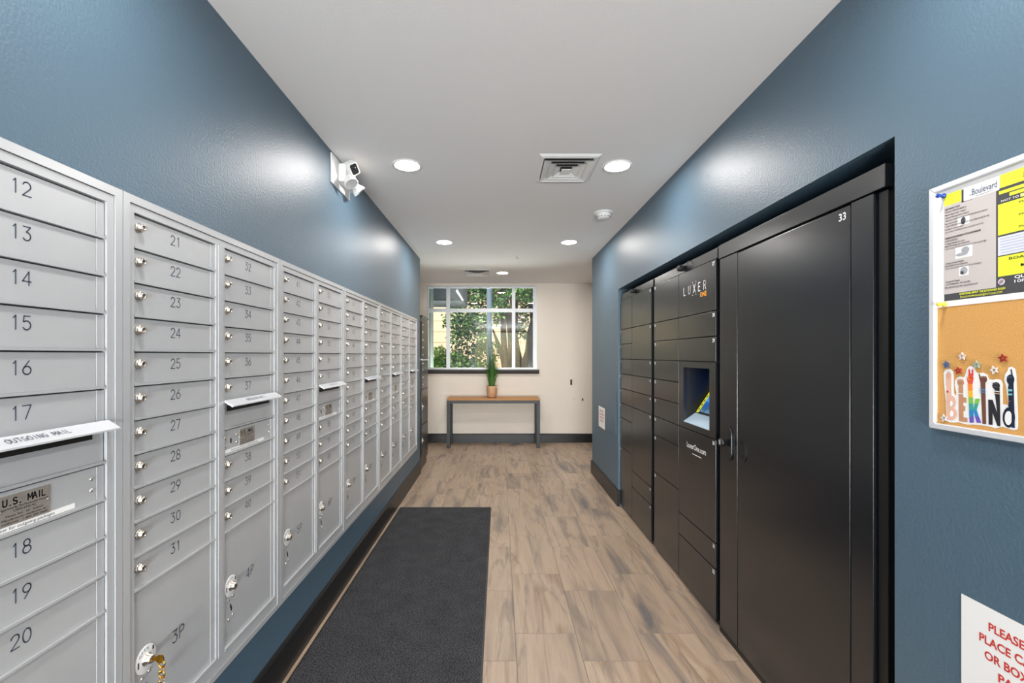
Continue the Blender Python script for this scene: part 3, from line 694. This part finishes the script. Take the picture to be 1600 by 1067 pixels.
# ------------------------------------------------------------------ notice board
BY0, BY1, BZ0, BZ1 = .232, 1.128, 1.212, 1.811; FX = 1.080
t = thing('cork_notice_board', (XR, (BY0+BY1)/2, BZ0), 'cork notice board with a silver white frame on the right wall', 'notice board')
fr = MB(); fw = .014
for P in ([(BY0, BZ0), (BY1, BZ0), (BY1-fw, BZ0+fw), (BY0+fw, BZ0+fw)], [(BY0, BZ1), (BY0+fw, BZ1-fw), (BY1-fw, BZ1-fw), (BY1, BZ1)],
          [(BY0, BZ0), (BY0+fw, BZ0+fw), (BY0+fw, BZ1-fw), (BY0, BZ1)], [(BY1, BZ0), (BY1, BZ1), (BY1-fw, BZ1-fw), (BY1-fw, BZ0+fw)]):
    fr.prism([(FX+.001, a, b_) for a, b_ in P], (XR-.0005-FX-.001, 0, 0))
fr.build('board_frame', M['boardframe'], t, bevel=.002)
CK = 1.0895
MB().box(CK, XR-.001, BY0+fw, BY1-fw, BZ0+fw, BZ1-fw).build('cork_panel', M['cork'], t)
# flyer
PX_ = CK-.0012
fl = thing('flyer', (CK, .89, 1.512), 'large yellow and charcoal flyer pinned over the cork board', 'flyer')
MB().box(PX_, CK-.0002, .676, 1.1135, 1.512, 1.7965).build('sheet', M['paper'], fl)
def patch(mb, ya, yb, z0, z1, m, lay=1): mb.box(PX_-.0003*lay, PX_-.0003*lay+.0002, yb, ya, z0, z1, m)
pr = MB()
patch(pr, 1.0953, .690, 1.526, 1.757, 0); patch(pr, 1.0953, 1.055, 1.757, 1.785, 1); patch(pr, .9737, .690, 1.757, 1.785, 1)
patch(pr, 1.0953, .981, 1.5426, 1.757, 2, 2); patch(pr, .977, .700, 1.655, 1.722, 1, 2); patch(pr, .977, .700, 1.6105, 1.651, 3, 2); patch(pr, .977, .700, 1.565, 1.608, 1, 2)
for i, (a, b_) in enumerate(((.975, .80), (.955, .82), (.935, .84))): patch(pr, a, b_, 1.7435-.0095*i, 1.7505-.0095*i, 1, 2)
patch(pr, 1.054, 1.030, 1.753, 1.783, 0, 2); patch(pr, 1.049, .9745, 1.754, 1.784, 4, 3)
for a, b_, z0, z1 in ((1.064, 1.036, 1.700, 1.719), (1.068, 1.030, 1.623, 1.650), (1.060, 1.038, 1.581, 1.603)): patch(pr, a, b_, z0, z1, 4, 3)
def disc(mb, y, z, ry, rz, m, lay, n=18): mb.add([(PX_-.0003*lay, y+ry*math.cos(2*math.pi*i/n), z+rz*math.sin(2*math.pi*i/n)) for i in range(n)], [tuple(range(n))], m)
disc(pr, 1.0497, 1.7095, .0055, .0085, 0, 4); disc(pr, 1.045, 1.640, .009, .008, 5, 4); disc(pr, 1.053, 1.632, .014, .0035, 5, 5)
disc(pr, 1.0485, 1.592, .0085, .009, 5, 4); disc(pr, 1.052, 1.588, .004, .004, 0, 5)
disc(pr, .970, 1.5535, .0068, .0068, 3, 3); disc(pr, .970, 1.5535, .0045, .0045, 5, 4)
pr.add([(PX_-.0016, .9645, 1.5585), (PX_-.0016, .966, 1.559), (PX_-.0016, .9755, 1.5485), (PX_-.0016, .974, 1.548)], [(0,1,2,3)], 6)
pr.build('printed_panels', [M['blackprint'], M['yellow'], M['greyprint'], M['lilac'], M['paper'], mat('mid_grey_print', '#a3a6ac', .5), M['red']], fl, recalc=False)
tx = MB(); XT = PX_-.0015
def line(s, y, z, h, wd, m=0, bold=0, al='L'): text(tx, s, (XT, y, z), UR_, UZ, h, m, bold, al, wd)
line('Boulevard', 1.030, 1.762, .021, .052, 1, 0); line('the', 1.036, 1.762, .006, .005, 1)
tx.box(XT-.0001, XT, .985, 1.022, 1.7575, 1.7583, 1)
rows = [('ELECTRONIC LOCKS', 1.748, .034, .03), ('THE ONLY APPROVED MODEL IS:', 1.741, .049, .03), ('Master Supply Latch - Keypad', 1.734, .048, .01), ('Access facility approval is required', 1.727, .055, .01),
        ('  - Must be installed by an approved locksmith and must be', 1.720, .094, .01), ('    be removed', 1.713, .030, .01), ('  - ONLY SERVICED between unit and building during the day', 1.706, .098, .01), ('    hardware must be used', 1.699, .042, .01),
        ('https://www.smarthomeproduct.com/keypad-smart-lock', 1.6925, .086, .0), ('INTERIOR DOOR DEADBOLT LATCH AND HANDLES', 1.6775, .080, .04), ('APPROVED MODELS:', 1.6705, .030, .04),
        ('  - Schlage Passage door lever', 1.6640, .046, .01), ('Model F10 Passage door handle finish', 1.658, .056, .01), ('https://www.doorhardware.com/products/passage', 1.652, .092, 0),
        ('  - Schlage Georgian Deadbolt', 1.6165, .044, .01), ('Model: B60N619 Satin Nickel finish', 1.610, .052, .01), ('https://www.doorhardware.com/products/deadbolt', 1.604, .082, 0), ('  - No push NOT allowed', 1.572, .034, .02),
        ('  - ALL OTHER MODELS - NOT ALLOWED', 1.5655, .058, .03), ('MUST BE INSTALLED PER CLUB HOUSE RULES!', 1.558, .074, .03)]
for s, z_, wd, bo in rows: line(s, 1.0915, z_-.002, .0055, wd, 0, bo)
line('QUESTIONS ABOUT THE BOULEVARD RULES?', 1.058, 1.5365, .0062, .096, 2, .03); line('BOULEVARDMANAGER@OUTLOOK.COM', 1.056, 1.5292, .0058, .088, 2, .03)
line('JULY', .930, 1.7665, .012, .024, 3, 0); line('NOT TO FLUSH ITEMS', .970, 1.7255, .006, .085, 4, .03)
for i in range(7): line('Please do not leave items in the halls or lobby area'[: 40 + (i*5) % 11], .837, 1.713-.0085*i, .0055, .20-.03*(i % 3), 0, 0, 'C')
for i in range(6): tx.box(XT-.0001, XT, .71, .972, 1.6155+.006*i, 1.6160+.006*i, 5)
line('BOARD MEETING UPDATES', .87, 1.598, .0075, .17, 0, .03, 'C')
for i, s in enumerate(('Club Room', 'March 7, 2024', '5:30pm')): line(s, .87, 1.589-.0085*i, .0075, .014*len(s)*.7, 0, .02, 'C')
line('QUIET HOURS', .945, 1.5565, .0085, .09, 4, .03); line('10PM - 8AM', .945, 1.5475, .0085, .075, 4, .03)
tx.build('lettering', [M['ink'], M['navy'], M['yellow'], M['blackprint'], M['whiteprint'], M['engrave']], fl, recalc=False)
# push pins
def pin(y, z, m, label):
    b = MB().lathe([(0, 0), (.0055, 0), (.006, .002), (.0035, .004), (.003, .010), (.0045, .013), (.0052, .016), (.004, .018), (0, .018)], (PX_-.0008, y, z), (-1, -.05, .02), 16, 0, True, False)
    tag(b.build('push_pin', m, origin=(PX_, y, z)), label, 'push pin')
yy, zz = onright(1473, 305); pin(yy-.004, zz-.003, M['bluepin'], 'blue push pin in the top corner of the flyer')
yy, zz = onright(1474, 476); pin(yy-.004, zz, M['yellowpin'], 'yellow push pin in the bottom corner of the flyer')

# sticker of raised arms spelling two words, and star pins; outlines measured in the photo crop
def q4(x, y): return onright(1465+x*.1312, 540+y*.1312, CK-.001)
stk = thing('paper_cutout', (CK, 1.03, 1.24), 'die-cut cutout of raised arms forming the words BE KIND', 'paper cutout')
SC = [0]
def shape(mb, pts, m, lay):
    SC[0] = (SC[0]+1) % 7; lay = lay + SC[0]*.07
    P = [q4(*p) for p in pts]; xx = CK-.0006-.00025*lay
    mb.prism([(xx, a, b_) for a, b_ in P], (.0002, 0, 0), m)
def ell(cx, cy, rx, ry, a0=0, a1=360, n=20): return [(cx+rx*math.cos(R(a0+(a1-a0)*i/n)), cy+ry*math.sin(R(a0+(a1-a0)*i/n))) for i in range(n if a1-a0 == 360 else n+1)]
ol = MB()
shape(ol, ell(130,335,60,60,180,360,8)+[(192,560),(215,600)]+[(222,560),(200,470),(205,410),(235,375),(270,365),(310,378),(330,340),(345,280),(370,247),(400,243),(435,260),(455,310),(480,330),(540,320),(590,345),(612,400),(650,408),(700,398),(750,408),(772,450),(775,700),(840,700),(815,500),(790,400),(800,340),(830,300),(840,262),(880,248),(920,275),(935,340),(940,500),(950,700),(958,960),(945,1000),(900,1008),(830,985),(775,965),(690,985),(600,960),(520,948),(430,940),(350,940),(290,925),(240,912),(190,918),(120,905),(100,850),(95,650),(78,500)], 0, 0)
ol.build('white_backing', M['paper'], stk, recalc=False)
CS = {}
def cm(h): 
    if h not in CS: CS[h] = mat('print_'+h[1:], h, .5)
    return CS[h]
letters = []
pale, tan_, brn, blk, nvy = '#e8b9a2', '#c28e6b', '#6e4436', '#24242c', '#142036'
def letter(nm, col, shapes, extra=()):
    mats = [cm(col)]; mb = MB()
    for s in shapes: shape(mb, s, 0, 2)
    for s, c, lay in extra:
        mt = M['paper'] if c == 'w' else cm(c)
        if mt not in mats: mats.append(mt)
        shape(mb, s, mats.index(mt), lay)
    o = mb.build(nm, mats, stk, recalc=False); return o
letter('letter_b', pale, [[(105,420),(160,420),(165,560),(170,880),(108,880)], ell(160,675,58,82), ell(165,810,66,78), ell(132,370,32,60), [(100,340),(165,340),(163,480),(100,480)]],
       [(ell(165,690,16,34), 'w', 4), (ell(168,810,20,36), 'w', 4), (ell(121,547,10,14), '#b82a34', 5), ([(130,330),(133,330),(133,400),(130,400)], '#cf9883', 5), ([(145,325),(148,325),(148,390),(145,390)], '#cf9883', 5), ([(115,330),(118,330),(118,390),(115,390)], '#cf9883', 5)])
letter('letter_e', tan_, [[(250,500),(305,500),(310,890),(255,900)], [(300,610),(343,620),(343,680),(300,675)], [(300,715),(330,720),(330,780),(300,775)], [(300,850),(355,860),(355,912),(255,900)], ell(275,440,40,42), [(253,450),(303,450),(303,540),(253,540)]],
       [([(250,565),(310,570),(310,580),(250,575)], 'w', 5)] + [(ell(247+18*i, 412-(4 if i in (1,2) else 0), 9, 14), '#cf9c80', 5) for i in range(4)] + [([(262,440),(295,448),(293,454),(262,446)], '#8f5f45', 6)])
rb = [('#f08a2a', 455, 535), ('#f3b62c', 535, 615), ('#7cc04a', 615, 690), ('#3aa39a', 690, 765), ('#2a86c0', 765, 845), ('#6a52b8', 845, 918)]
ks = []
for c, a, b_ in rb:
    x0 = lambda y: 362+(y-455)*.045; x1 = lambda y: 415+(y-455)*.04
    ks.append(([(x0(a), a), (x1(a), a), (x1(b_), b_), (x0(b_), b_)], c, 3))
def armu(y): return 452-(y-632)*.12 if y < 770 else 430
for c, a, b_ in (('#7cc04a', 632, 690), ('#3aa39a', 690, 765), ('#2a86c0', 765, 845), ('#6a52b8', 845, 918)):
    l = lambda y: (452-(y-632)*.17) if y < 775 else (428+(y-775)*.27); r_ = lambda y: (505-(y-632)*.28) if y < 775 else (465+(y-775)*.40)
    ks.append(([(l(a), a), (r_(a), a), (r_(b_), b_), (l(b_), b_)], c, 3))
ks += [([(350,400),(372,340),(410,330),(430,385),(418,455),(365,455)], '#e2553a', 3), ([(372,350),(370,285),(385,275),(390,350)], '#d8383a', 3), ([(405,350),(412,285),(426,275),(428,360)], '#d8383a', 3), (ell(375,390,20,24), '#ee7a3a', 4), ([(380,380),(415,370),(415,376),(382,388)], '#b82a20', 5)]
letter('letter_k', '#f08a2a', [[(365,455),(412,455),(412,470),(365,470)]], ks)
letter('letter_i', brn, [[(512,460),(568,460),(580,935),(535,930)], ell(548,405,40,42), [(487,340),(500,335),(525,420),(510,440)], [(512,430),(570,430),(568,480),(512,480)]],
       [(ell(528+17*i, 378, 9, 14), '#8a5a48', 5) for i in range(4)] + [([(498,512),(574,520),(574,526),(498,518)], '#5a9ad0', 5), ([(498,532),(574,540),(574,546),(498,538)], '#5a9ad0', 5), ([(505,552),(574,560),(574,566),(505,558)], '#5a9ad0', 5)])
letter('letter_n', blk, [[(603,642),(655,645),(710,800),(680,540),(740,545),(748,960),(712,955),(655,800),(655,945),(608,940)], ell(697,478,45,44), [(675,500),(740,500),(738,560),(680,560)]],
       [([(675,535),(742,545),(742,552),(675,543)], 'w', 5), ([(675,560),(742,570),(742,580),(675,571)], '#d8b48a', 5)] + [(ell(667+18*i, 452, 8, 13), '#4a4650', 5) for i in range(4)] + [([(670,485),(720,490),(720,494),(670,489)], '#8a8690', 6)])
letter('letter_d', nvy, [[(840,480),(905,480),(920,980),(885,975),(850,900)], ell(848,855,74,122), ell(868,405,46,62), [(868,285),(882,278),(900,380),(888,420)], [(845,430),(905,430),(905,500),(845,500)]],
       [(ell(845,862,44,84), 'w', 3), ([(840,700),(915,700),(920,980),(885,975),(884,740),(850,735)], nvy, 4)] + [(ell(848+18*i, 532, 10, 13), '#7ac4d4', 5) for i in range(3)] + [(ell(850+18*i, 580, 9, 12), '#7ac4d4', 5) for i in range(3)] + [(ell(866,661,6,6), '#d86a5a', 6)] + [(ell(838+15*i, 375, 7, 13), '#3a4658', 5) for i in range(4)])
def star(cx, cy, h1, label, rot=0):
    y, z = q4(cx, cy); ro, ri = .0095, .0044; xx = CK-.0045
    A = [(y+(ro if i % 2 == 0 else ro*.48)*math.sin(R(36*i+rot)), z+(ro if i % 2 == 0 else ro*.48)*math.cos(R(36*i+rot))) for i in range(10)]
    B = [(y+(ri if i % 2 == 0 else ri*.55)*math.sin(R(36*i+rot)), z+(ri if i % 2 == 0 else ri*.55)*math.cos(R(36*i+rot))) for i in range(10)]
    mb = ringplate(xx, CK-.0022, A, B); o = mb.build('star_push_pin', mat('star_'+h1[1:], h1, .25, .3), recalc=False, bevel=.0004, origin=(CK, y, z)); 
    mbp = MB().lathe([(.001, 0), (.001, .0025)], (CK-.0026, y+ro*.6*math.sin(R(rot)), z+ro*.6*math.cos(R(rot))), (1, 0, 0), 8, 0, True, True)
    mbp.build('pin_shaft', M['chrome'], o)
    tag(o, label, 'star pin', 'star shaped pins on the cork')
star(115,225,'#4a70a8','blue star pin above the left end of the cutout', 10)
star(303,127,'#e8e6ea','white star pin, topmost of the pale ones on the cork', 0)
star(258,298,'#b83a34','red star pin above the letter E of the cutout', 15)
star(478,228,'#a8c4bc','pale green white star pin above the letters K and I', 5)
star(685,290,'#f0eeee','white star pin above the letter N of the cutout', 20)
star(790,150,'#a82c34','dark red star pin highest on the right of the cork', 8)
star(88,862,'#eeeef0','white star pin low at the foot of the letter B', 12)

# ------------------------------------------------------------------ emergency light and wall camera
t = thing('emergency_light', (XL, 2.64, 2.36), 'white twin-head emergency light on the left wall near the ceiling', 'emergency light')
MB().box(XL+.0005, XL+.010, 2.485, 2.785, 2.355, 2.520).build('back_plate', M['white'], t, bevel=.003)
MB().box(XL+.0102, XL+.055, 2.575, 2.775, 2.395, 2.500).build('housing', M['white'], t, bevel=.010)
for y_, ax in ((2.60, (.55, -.25, -.80)), (2.71, (.62, .35, -.70))):
    a = Vector(ax).normalized(); c0 = Vector((XL+.055, y_, 2.425))
    h_ = MB().lathe([(0, -.004), (.016, -.004), (.020, .006), (.036, .038), (.041, .050), (.041, .056), (.036, .056)], c0, a, 24, 0, True, False)
    lo = h_.build('lamp_head', M['white'], t)
    MB().lathe([(0, .050), (.036, .052)], c0, a, 24, 0, True, False).build('lens', M['hood'], lo)
t = thing('security_camera', (-.866, 2.62, 2.50), 'small white cube security camera with dark face above the emergency light', 'camera')
ax = Vector((.66, -.58, -.45)).normalized(); q = ax.to_track_quat('Z', 'Y'); q = q @ Matrix.Rotation(R(40), 3, 'Z').to_quaternion(); cc = Vector((-.852, 2.60, 2.478))
def obox(mb, c, q, hx, hy, z0, z1, m=0, rr=.010):
    pts = []
    for sx, sy, a0 in ((1,1,0),(-1,1,90),(-1,-1,180),(1,-1,270)):
        for i in range(5): pts.append(c + q @ Vector((sx*(hx-rr)+rr*math.cos(R(a0+22.5*i)), sy*(hy-rr)+rr*math.sin(R(a0+22.5*i)), z0)))
    mb.prism(pts, q @ Vector((0, 0, z1-z0)), m)
m = MB(); obox(m, cc, q, .028, .036, -.034, .024); m.build('camera_body', M['white'], t, bevel=.002)
m = MB(); obox(m, cc, q, .021, .029, .0242, .0260); m.build('camera_face', M['lockbody'], t)
MB().lathe([(0, .026), (.010, .026), (.008, .028), (0, .0285)], cc + q @ Vector((0, .006, 0)), ax, 16, 0, True, False).build('camera_lens', M['carglass'], t)
MB().tube([(XL+.012, 2.66, 2.505), (XL+.035, 2.655, 2.503), (-.885, 2.64, 2.498)], .006, 8).build('mount_arm', M['white'], t)
cp = [(-.885, 2.645, 2.49), (-.87, 2.66, 2.45), (-.865, 2.675, 2.41), (-.862, 2.69, 2.385), (-.86, 2.70, 2.40), (-.866, 2.705, 2.43), (-.880, 2.70, 2.45)]
MB().tube(cp, .003, 6).build('cable', M['white'], t)

# ------------------------------------------------------------------ floor mat, table, plant
t = thing('floor_mat', (-.489, 2.0, 0), 'long charcoal carpet runner mat on the floor by the mailboxes', 'mat')
MB().box(-.905, -.072, -.9, 4.09, .0005, .004).build('rubber_backing', M['baseb'], t, bevel=.001)
MB().box(-.895, -.082, -.89, 4.08, .0042, .0095).build('carpet_pile', M['carpet'], t, bevel=.002)['kind'] = 'stuff'

t = thing('console_table', (-.085, 6.9, 0), 'narrow console table with an oak top and charcoal legs under the window', 'table')
tx0, tx1, ty0, ty1 = -.788, .612, 6.715, 7.10
MB().box(tx0, tx1, ty0, ty1, .712, .738).build('table_top', M['wood'], t, bevel=.002)
MB().box(tx0+.012, tx1-.012, ty0, ty0+.03, .668, .7115).box(tx0+.012, tx1-.012, ty1-.03, ty1, .668, .7115).box(tx0, tx0+.012, ty0, ty1, .668, .7115).box(tx1-.012, tx1, ty0, ty1, .668, .7115).build('apron', M['tableleg'], t, bevel=.0015)
for xx in (tx0, tx1-.052):
    for y_ in (ty0, ty1-.05): MB().box(xx, xx+.052, y_, y_+.05, 0, .6675).build('leg', M['tableleg'], t, bevel=.002)

px_, py_, pz_ = -.112, 6.90, .7385
t = thing('potted_grass', (px_, py_, pz_), 'tall green ornamental grass in a peach pot on the console table', 'potted plant')
MB().lathe([(0, .004), (.058, .004), (.070, .020), (.079, .085), (.083, .150), (.081, .178), (.076, .180), (.074, .160), (0, .158)], (px_, py_, pz_), seg=32, cap=False).build('pot', M['pot'], t)
MB().lathe([(0, 0), (.062, 0), (.066, .006), (.060, .010), (0, .010)], (px_, py_, pz_), seg=32, cap=False).build('saucer', M['potbase'], t)
MB().lathe([(0, .162), (.073, .161)], (px_, py_, pz_), seg=24, cap=False).build('soil', M['soil'], t)
rnd = random.Random(3)
def blades(mb, n, hgt, spread, base, wd, m, droop):
    for i in range(n):
        a = rnd.uniform(0, 2*math.pi); r0 = base*math.sqrt(rnd.random()); hh = hgt*rnd.uniform(.55, 1); sp = spread*rnd.uniform(.15, 1)
        ca, sa = math.cos(a), math.sin(a); side = Vector((-sa, ca, 0)); P = []
        for k in range(8):
            s = k/7; out = r0+sp*(s**1.7); zz_ = .165+hh*(s - droop*s**3); w_ = wd*(1-s**2.2)+.0004
            sag = max(0, out-.16)
            c = Vector((px_+ca*out, min(py_+sa*out*.75, 7.07), pz_+zz_)); P += [c-side*w_/2, c+side*w_/2]
        mb.add(P, [(2*k, 2*k+1, 2*k+3, 2*k+2) for k in range(7)], m, True)
g_ = MB(); blades(g_, 100, .46, .20, .05, .006, 0, .12); blades(g_, 90, .56, .15, .045, .005, 1, .03); blades(g_, 36, .80, .10, .035, .004, 0, 0); blades(g_, 40, .74, .07, .035, .004, 1, 0)
g_.build('grass_blades', [M['grassA'], M['grassB']], t, recalc=False)['kind'] = 'stuff'
g_ = MB(); blades(g_, 26, .32, .42, .04, .003, 0, .62); g_.build('drooping_blades', M['dry'], t, recalc=False)['kind'] = 'stuff'

# flush fittings on the beige wall
t = thing('wall_slot', (1.147, YB, .915), 'small black vertical slot plate on the beige wall', 'wall plate')
MB().box(1.134, 1.160, YB-.008, YB-.0005, .917, 1.005).build('plate', M['ink'], t, bevel=.003)
MB().box(1.141, 1.153, YB-.012, YB-.0082, .935, .985).build('lever', M['lockbody'], t, bevel=.002)
t = thing('wall_hatch', (1.21, YB, .452), 'flush beige square hatch with small grey latch low on the far wall', 'hatch')
MB().box(1.087, 1.34, YB-.004, YB-.0005, .452, .757).build('hatch_door', M['beige'], t, bevel=.001)
MB().box(1.318, 1.340, YB-.010, YB-.0042, .665, .705).build('latch', M['rail'], t, bevel=.002)
MB().lathe([(0, 0), (.008, 0), (.006, .004), (0, .005)], (1.19, YB-.004, .69), (0, -1, 0), 12, 0, True, False).build('screw', M['chrome'], t)

# ------------------------------------------------------------------ outdoors
struct(MB().box(-30, 30, 7.30, 40, -.3, -.12).build('ground', M['ground']))
bld = thing('building', (2, 15, -.12), 'sunlit tan building with horizontal siding lines seen through the window', 'building')
MB().box(-14, 16, 15, 19, -.12, 7).build('wall', M['siding'], bld, origin=(0, 15, 0))
MB().box(-14.2, 16.2, 14.6, 19.2, 7, 7.3).build('roof_edge', M['soffit'], bld)
tag(MB().box(-1.7, -1.15, 7.5, 7.85, -.12, 3.4).build('exterior_pillar', M['extdark'], bevel=.01), 'dark grey green pillar outside at the left edge of the window', 'pillar')
t = thing('balcony', (-2.4, 9.0, 2.5), 'dark overhanging balcony with a pale diagonal brace above the window', 'balcony')
MB().box(-4.2, -.63, 7.855, 8.9, 2.345, 3.3).build('slab', M['soffit'], t)
MB().prism([(-.76, 7.818, 2.51), (-.73, 7.818, 2.54), (-.62, 7.818, 2.35), (-.65, 7.818, 2.345)], (0, .035, 0)).build('brace', M['hood'], t)
tag(MB().lathe([(.075, -.12), (.075, -.09), (.047, -.09), (.047, 4.2)], (-.183, 8.2, 0), seg=24).build('lamp_post', M['pole']), 'round grey blue post standing outside behind the potted grass', 'post')

def leafcloud(mb, blobs, n, size, mats, seed):
    rn = random.Random(seed); tot = sum(b[3]*b[4]*b[5] for b in blobs)
    for (cx, cy, cz, rx, ry, rz) in blobs:
        for i in range(int(n*rx*ry*rz/tot)):
            while True:
                p = Vector((rn.uniform(-1, 1), rn.uniform(-1, 1), rn.uniform(-1, 1)))
                if .2 < p.length < 1: break
            c = Vector((cx+p.x*rx, cy+p.y*ry, cz+p.z*rz)); s = size*rn.uniform(.6, 1.25)
            a = Vector((rn.gauss(0, 1), rn.gauss(0, 1), rn.gauss(0, .6)-.3)).normalized()
            b_ = a.cross(Vector((rn.gauss(0, 1), rn.gauss(0, 1), rn.gauss(0, 1)))).normalized(); nn = a.cross(b_)
            P = [c, c+a*s*.35+b_*s*.30+nn*s*.05, c+a*s, c+a*s*.35-b_*s*.30+nn*s*.05]
            mb.add(P, [(0, 1, 2), (0, 2, 3)], rn.choice(mats))
def B(px, py, Y): return ((px-VX)*Y/F, Y, H-(py-VY)*Y/F)
LM = [M['leafA'], M['leafB'], M['leafC']]
# multi-stem tree in the middle
t = thing('tree', B(793, 0, 11.0)[:2]+(-.12,), 'multi-stemmed leafy tree outside behind the centre pane', 'tree')
tr = MB(); B0 = B; B = lambda px, py, Y: B0(px, py, Y+1.2)
tr.tube([B(793, 660, 9.8), B(792, 585, 9.8), B(789, 560, 9.8), B(787, 530, 9.8), B(786, 495, 9.75), B(777, 460, 9.7), B(768, 400, 9.7)], [.15, .13, .10, .075, .07, .06, .04], 10)
tr.tube([B(790, 575, 9.8), B(783, 550, 9.75), B(777, 534, 9.7), B(770, 515, 9.6)], [.09, .06, .045, .02], 8)
tr.tube([B(792, 572, 9.8), B(798, 545, 9.8), B(797, 510, 9.85), B(792, 480, 9.9), B(786, 450, 9.9), B(783, 390, 9.9)], [.10, .075, .085, .08, .07, .04], 10)
tr.tube([B(801, 600, 9.9), B(799, 550, 9.9), B(801, 500, 9.9), B(800, 450, 9.9), B(806, 390, 9.9)], [.10, .075, .065, .06, .04], 10)
tr.build('trunk', M['bark'], t)
lf = MB(); bl = []
for px, py, Y, r1, r2 in ((735, 460, 10.4, .75, .42), (765, 450, 10.0, .7, .35), (790, 425, 10.2, 1.0, .45), (718, 500, 10.0, .40, .36), (735, 512, 10.1, .42, .30), (712, 528, 10.0, .20, .18), (750, 500, 9.6, .28, .30), (780, 478, 9.4, .22, .26), (815, 452, 10.0, .55, .32), (777, 500, 9.9, .12, .12), (755, 535, 9.4, .14, .25), (700, 462, 9.9, .25, .16)):
    x_, y_, z_ = B(px, py, Y); bl.append((x_, y_, z_, r1*1.12, .45, r2*1.12))
leafcloud(lf, bl, 8200, .095, [0, 1, 1, 0, 1, 2], 11)
lf.build('foliage', LM, t, recalc=False)['kind'] = 'stuff'
# second tree at the right
t = thing('tree', B0(826, 0, 11.9)[:2]+(-.12,), 'leaning tree outside behind the right-hand pane', 'tree')
tr = MB(); B = lambda px, py, Y: B0(px, py, Y+2.5)
tr.tube([B(826, 700, 9.4), B(824, 577, 9.4), B(828, 550, 9.4), B(830, 520, 9.4), B(831, 480, 9.4), B(826, 440, 9.4), B(815, 380, 9.4)], [.25, .24, .14, .115, .10, .08, .05], 10)
tr.tube([B(820, 590, 9.4), B(812, 572, 9.4), B(808, 550, 9.4), B(805, 525, 9.4), B(806, 480, 9.5), B(812, 440, 9.5)], [.2, .13, .095, .075, .06, .04], 10)
tr.build('trunk', M['bark'], t)
lf = MB(); bl = []
for px, py, Y, r1, r2 in ((812, 500, 9.8, .22, .25), (822, 470, 9.9, .32, .25), (830, 440, 9.9, .6, .35), (815, 520, 9.7, .16, .12), (826, 527, 9.7, .13, .08), (845, 480, 9.8, .3, .4)):
    x_, y_, z_ = B(px, py, Y); bl.append((x_, y_, z_, r1*1.25, .3, r2*1.25))
leafcloud(lf, bl, 2400, .105, [0, 1, 1, 1, 2], 5)
lf.build('foliage', LM, t, recalc=False)['kind'] = 'stuff'
B = B0
# shrubs
def shrub(name, label, blobs, n, size, mats, seed, stem):
    x_, y_ = stem; t = thing(name, (x_, y_, -.12), label, 'shrub'); lf = MB(); leafcloud(lf, blobs, n, size, mats, seed)
    lf.build('foliage', LM, t, recalc=False)['kind'] = 'stuff'
    st = MB()
    for (cx, cy, cz, *_r) in blobs: st.tube([(x_, y_, -.12), ((x_+cx)/2, (y_+cy)/2, cz*.5), (cx, cy, cz)], [.03, .02, .008], 6)
    st.build('stems', M['bark'], t)
shrub('shrub', 'glossy dark green shrub outside at the lower left of the centre pane', [B(715, 566, 8.85)+(.28, .28, .20), B(738, 575, 8.85)+(.38, .28, .20), B(708, 560, 8.85)+(.16, .25, .18)], 1700, .075, [0, 1, 1, 2], 21, (-.75, 8.85))
shrub('climbing_shrub', 'sparse leafy branches outside to the left of the grey post', [B(730, 545, 9.55)+(.42, .25, .22), B(752, 552, 9.55)+(.24, .25, .30), B(773, 548, 9.55)+(.14, .2, .25)], 560, .085, [1, 1, 0], 22, (-.5, 9.55))
shrub('feathery_shrub', 'pale green feathery shrub outside in the left pane', [B(686, 550, 9.5)+(.15, .25, .14), B(680, 568, 9.5)+(.16, .25, .18), B(692, 568, 9.5)+(.12, .25, .22)], 1500, .05, [2, 2, 0], 23, (-1.2, 9.5))
# parked cars
def car(x0, y0, body, label):
    t = thing('car', (x0, y0, -.12), label, 'car', 'parked cars outside'); z0 = -.12
    prof = [(-2.1, .35), (-2.15, .75), (-1.9, .95), (-1.1, 1.02), (-.6, 1.42), (.9, 1.45), (1.55, 1.05), (2.1, .95), (2.15, .40)]
    MB().prism([(x0+a, y0-.85, z0+b_) for a, b_ in prof], (0, 1.7, 0)).build('body', M[body], t, bevel=.05)
    MB().prism([(x0+a, y0-.856, z0+b_) for a, b_ in ((-.95, 1.05), (-.55, 1.36), (.85, 1.39), (1.35, 1.05))], (0, .004, 0)).build('side_window', M['carglass'], t)
    for a in (-1.35, 1.35):
        for yy_ in (-.87, .70): MB().lathe([(0, 0), (.33, 0), (.33, .17), (0, .17)], (x0+a, y0+yy_, z0+.33), (0, 1, 0), 24, 0, False, False).build('wheel', M['tyre'], t)
car(1.9, 13.75, 'carred', 'red car parked outside behind the trees')
car(-2.7, 13.75, 'carblue', 'blue car parked outside behind the shrubs')
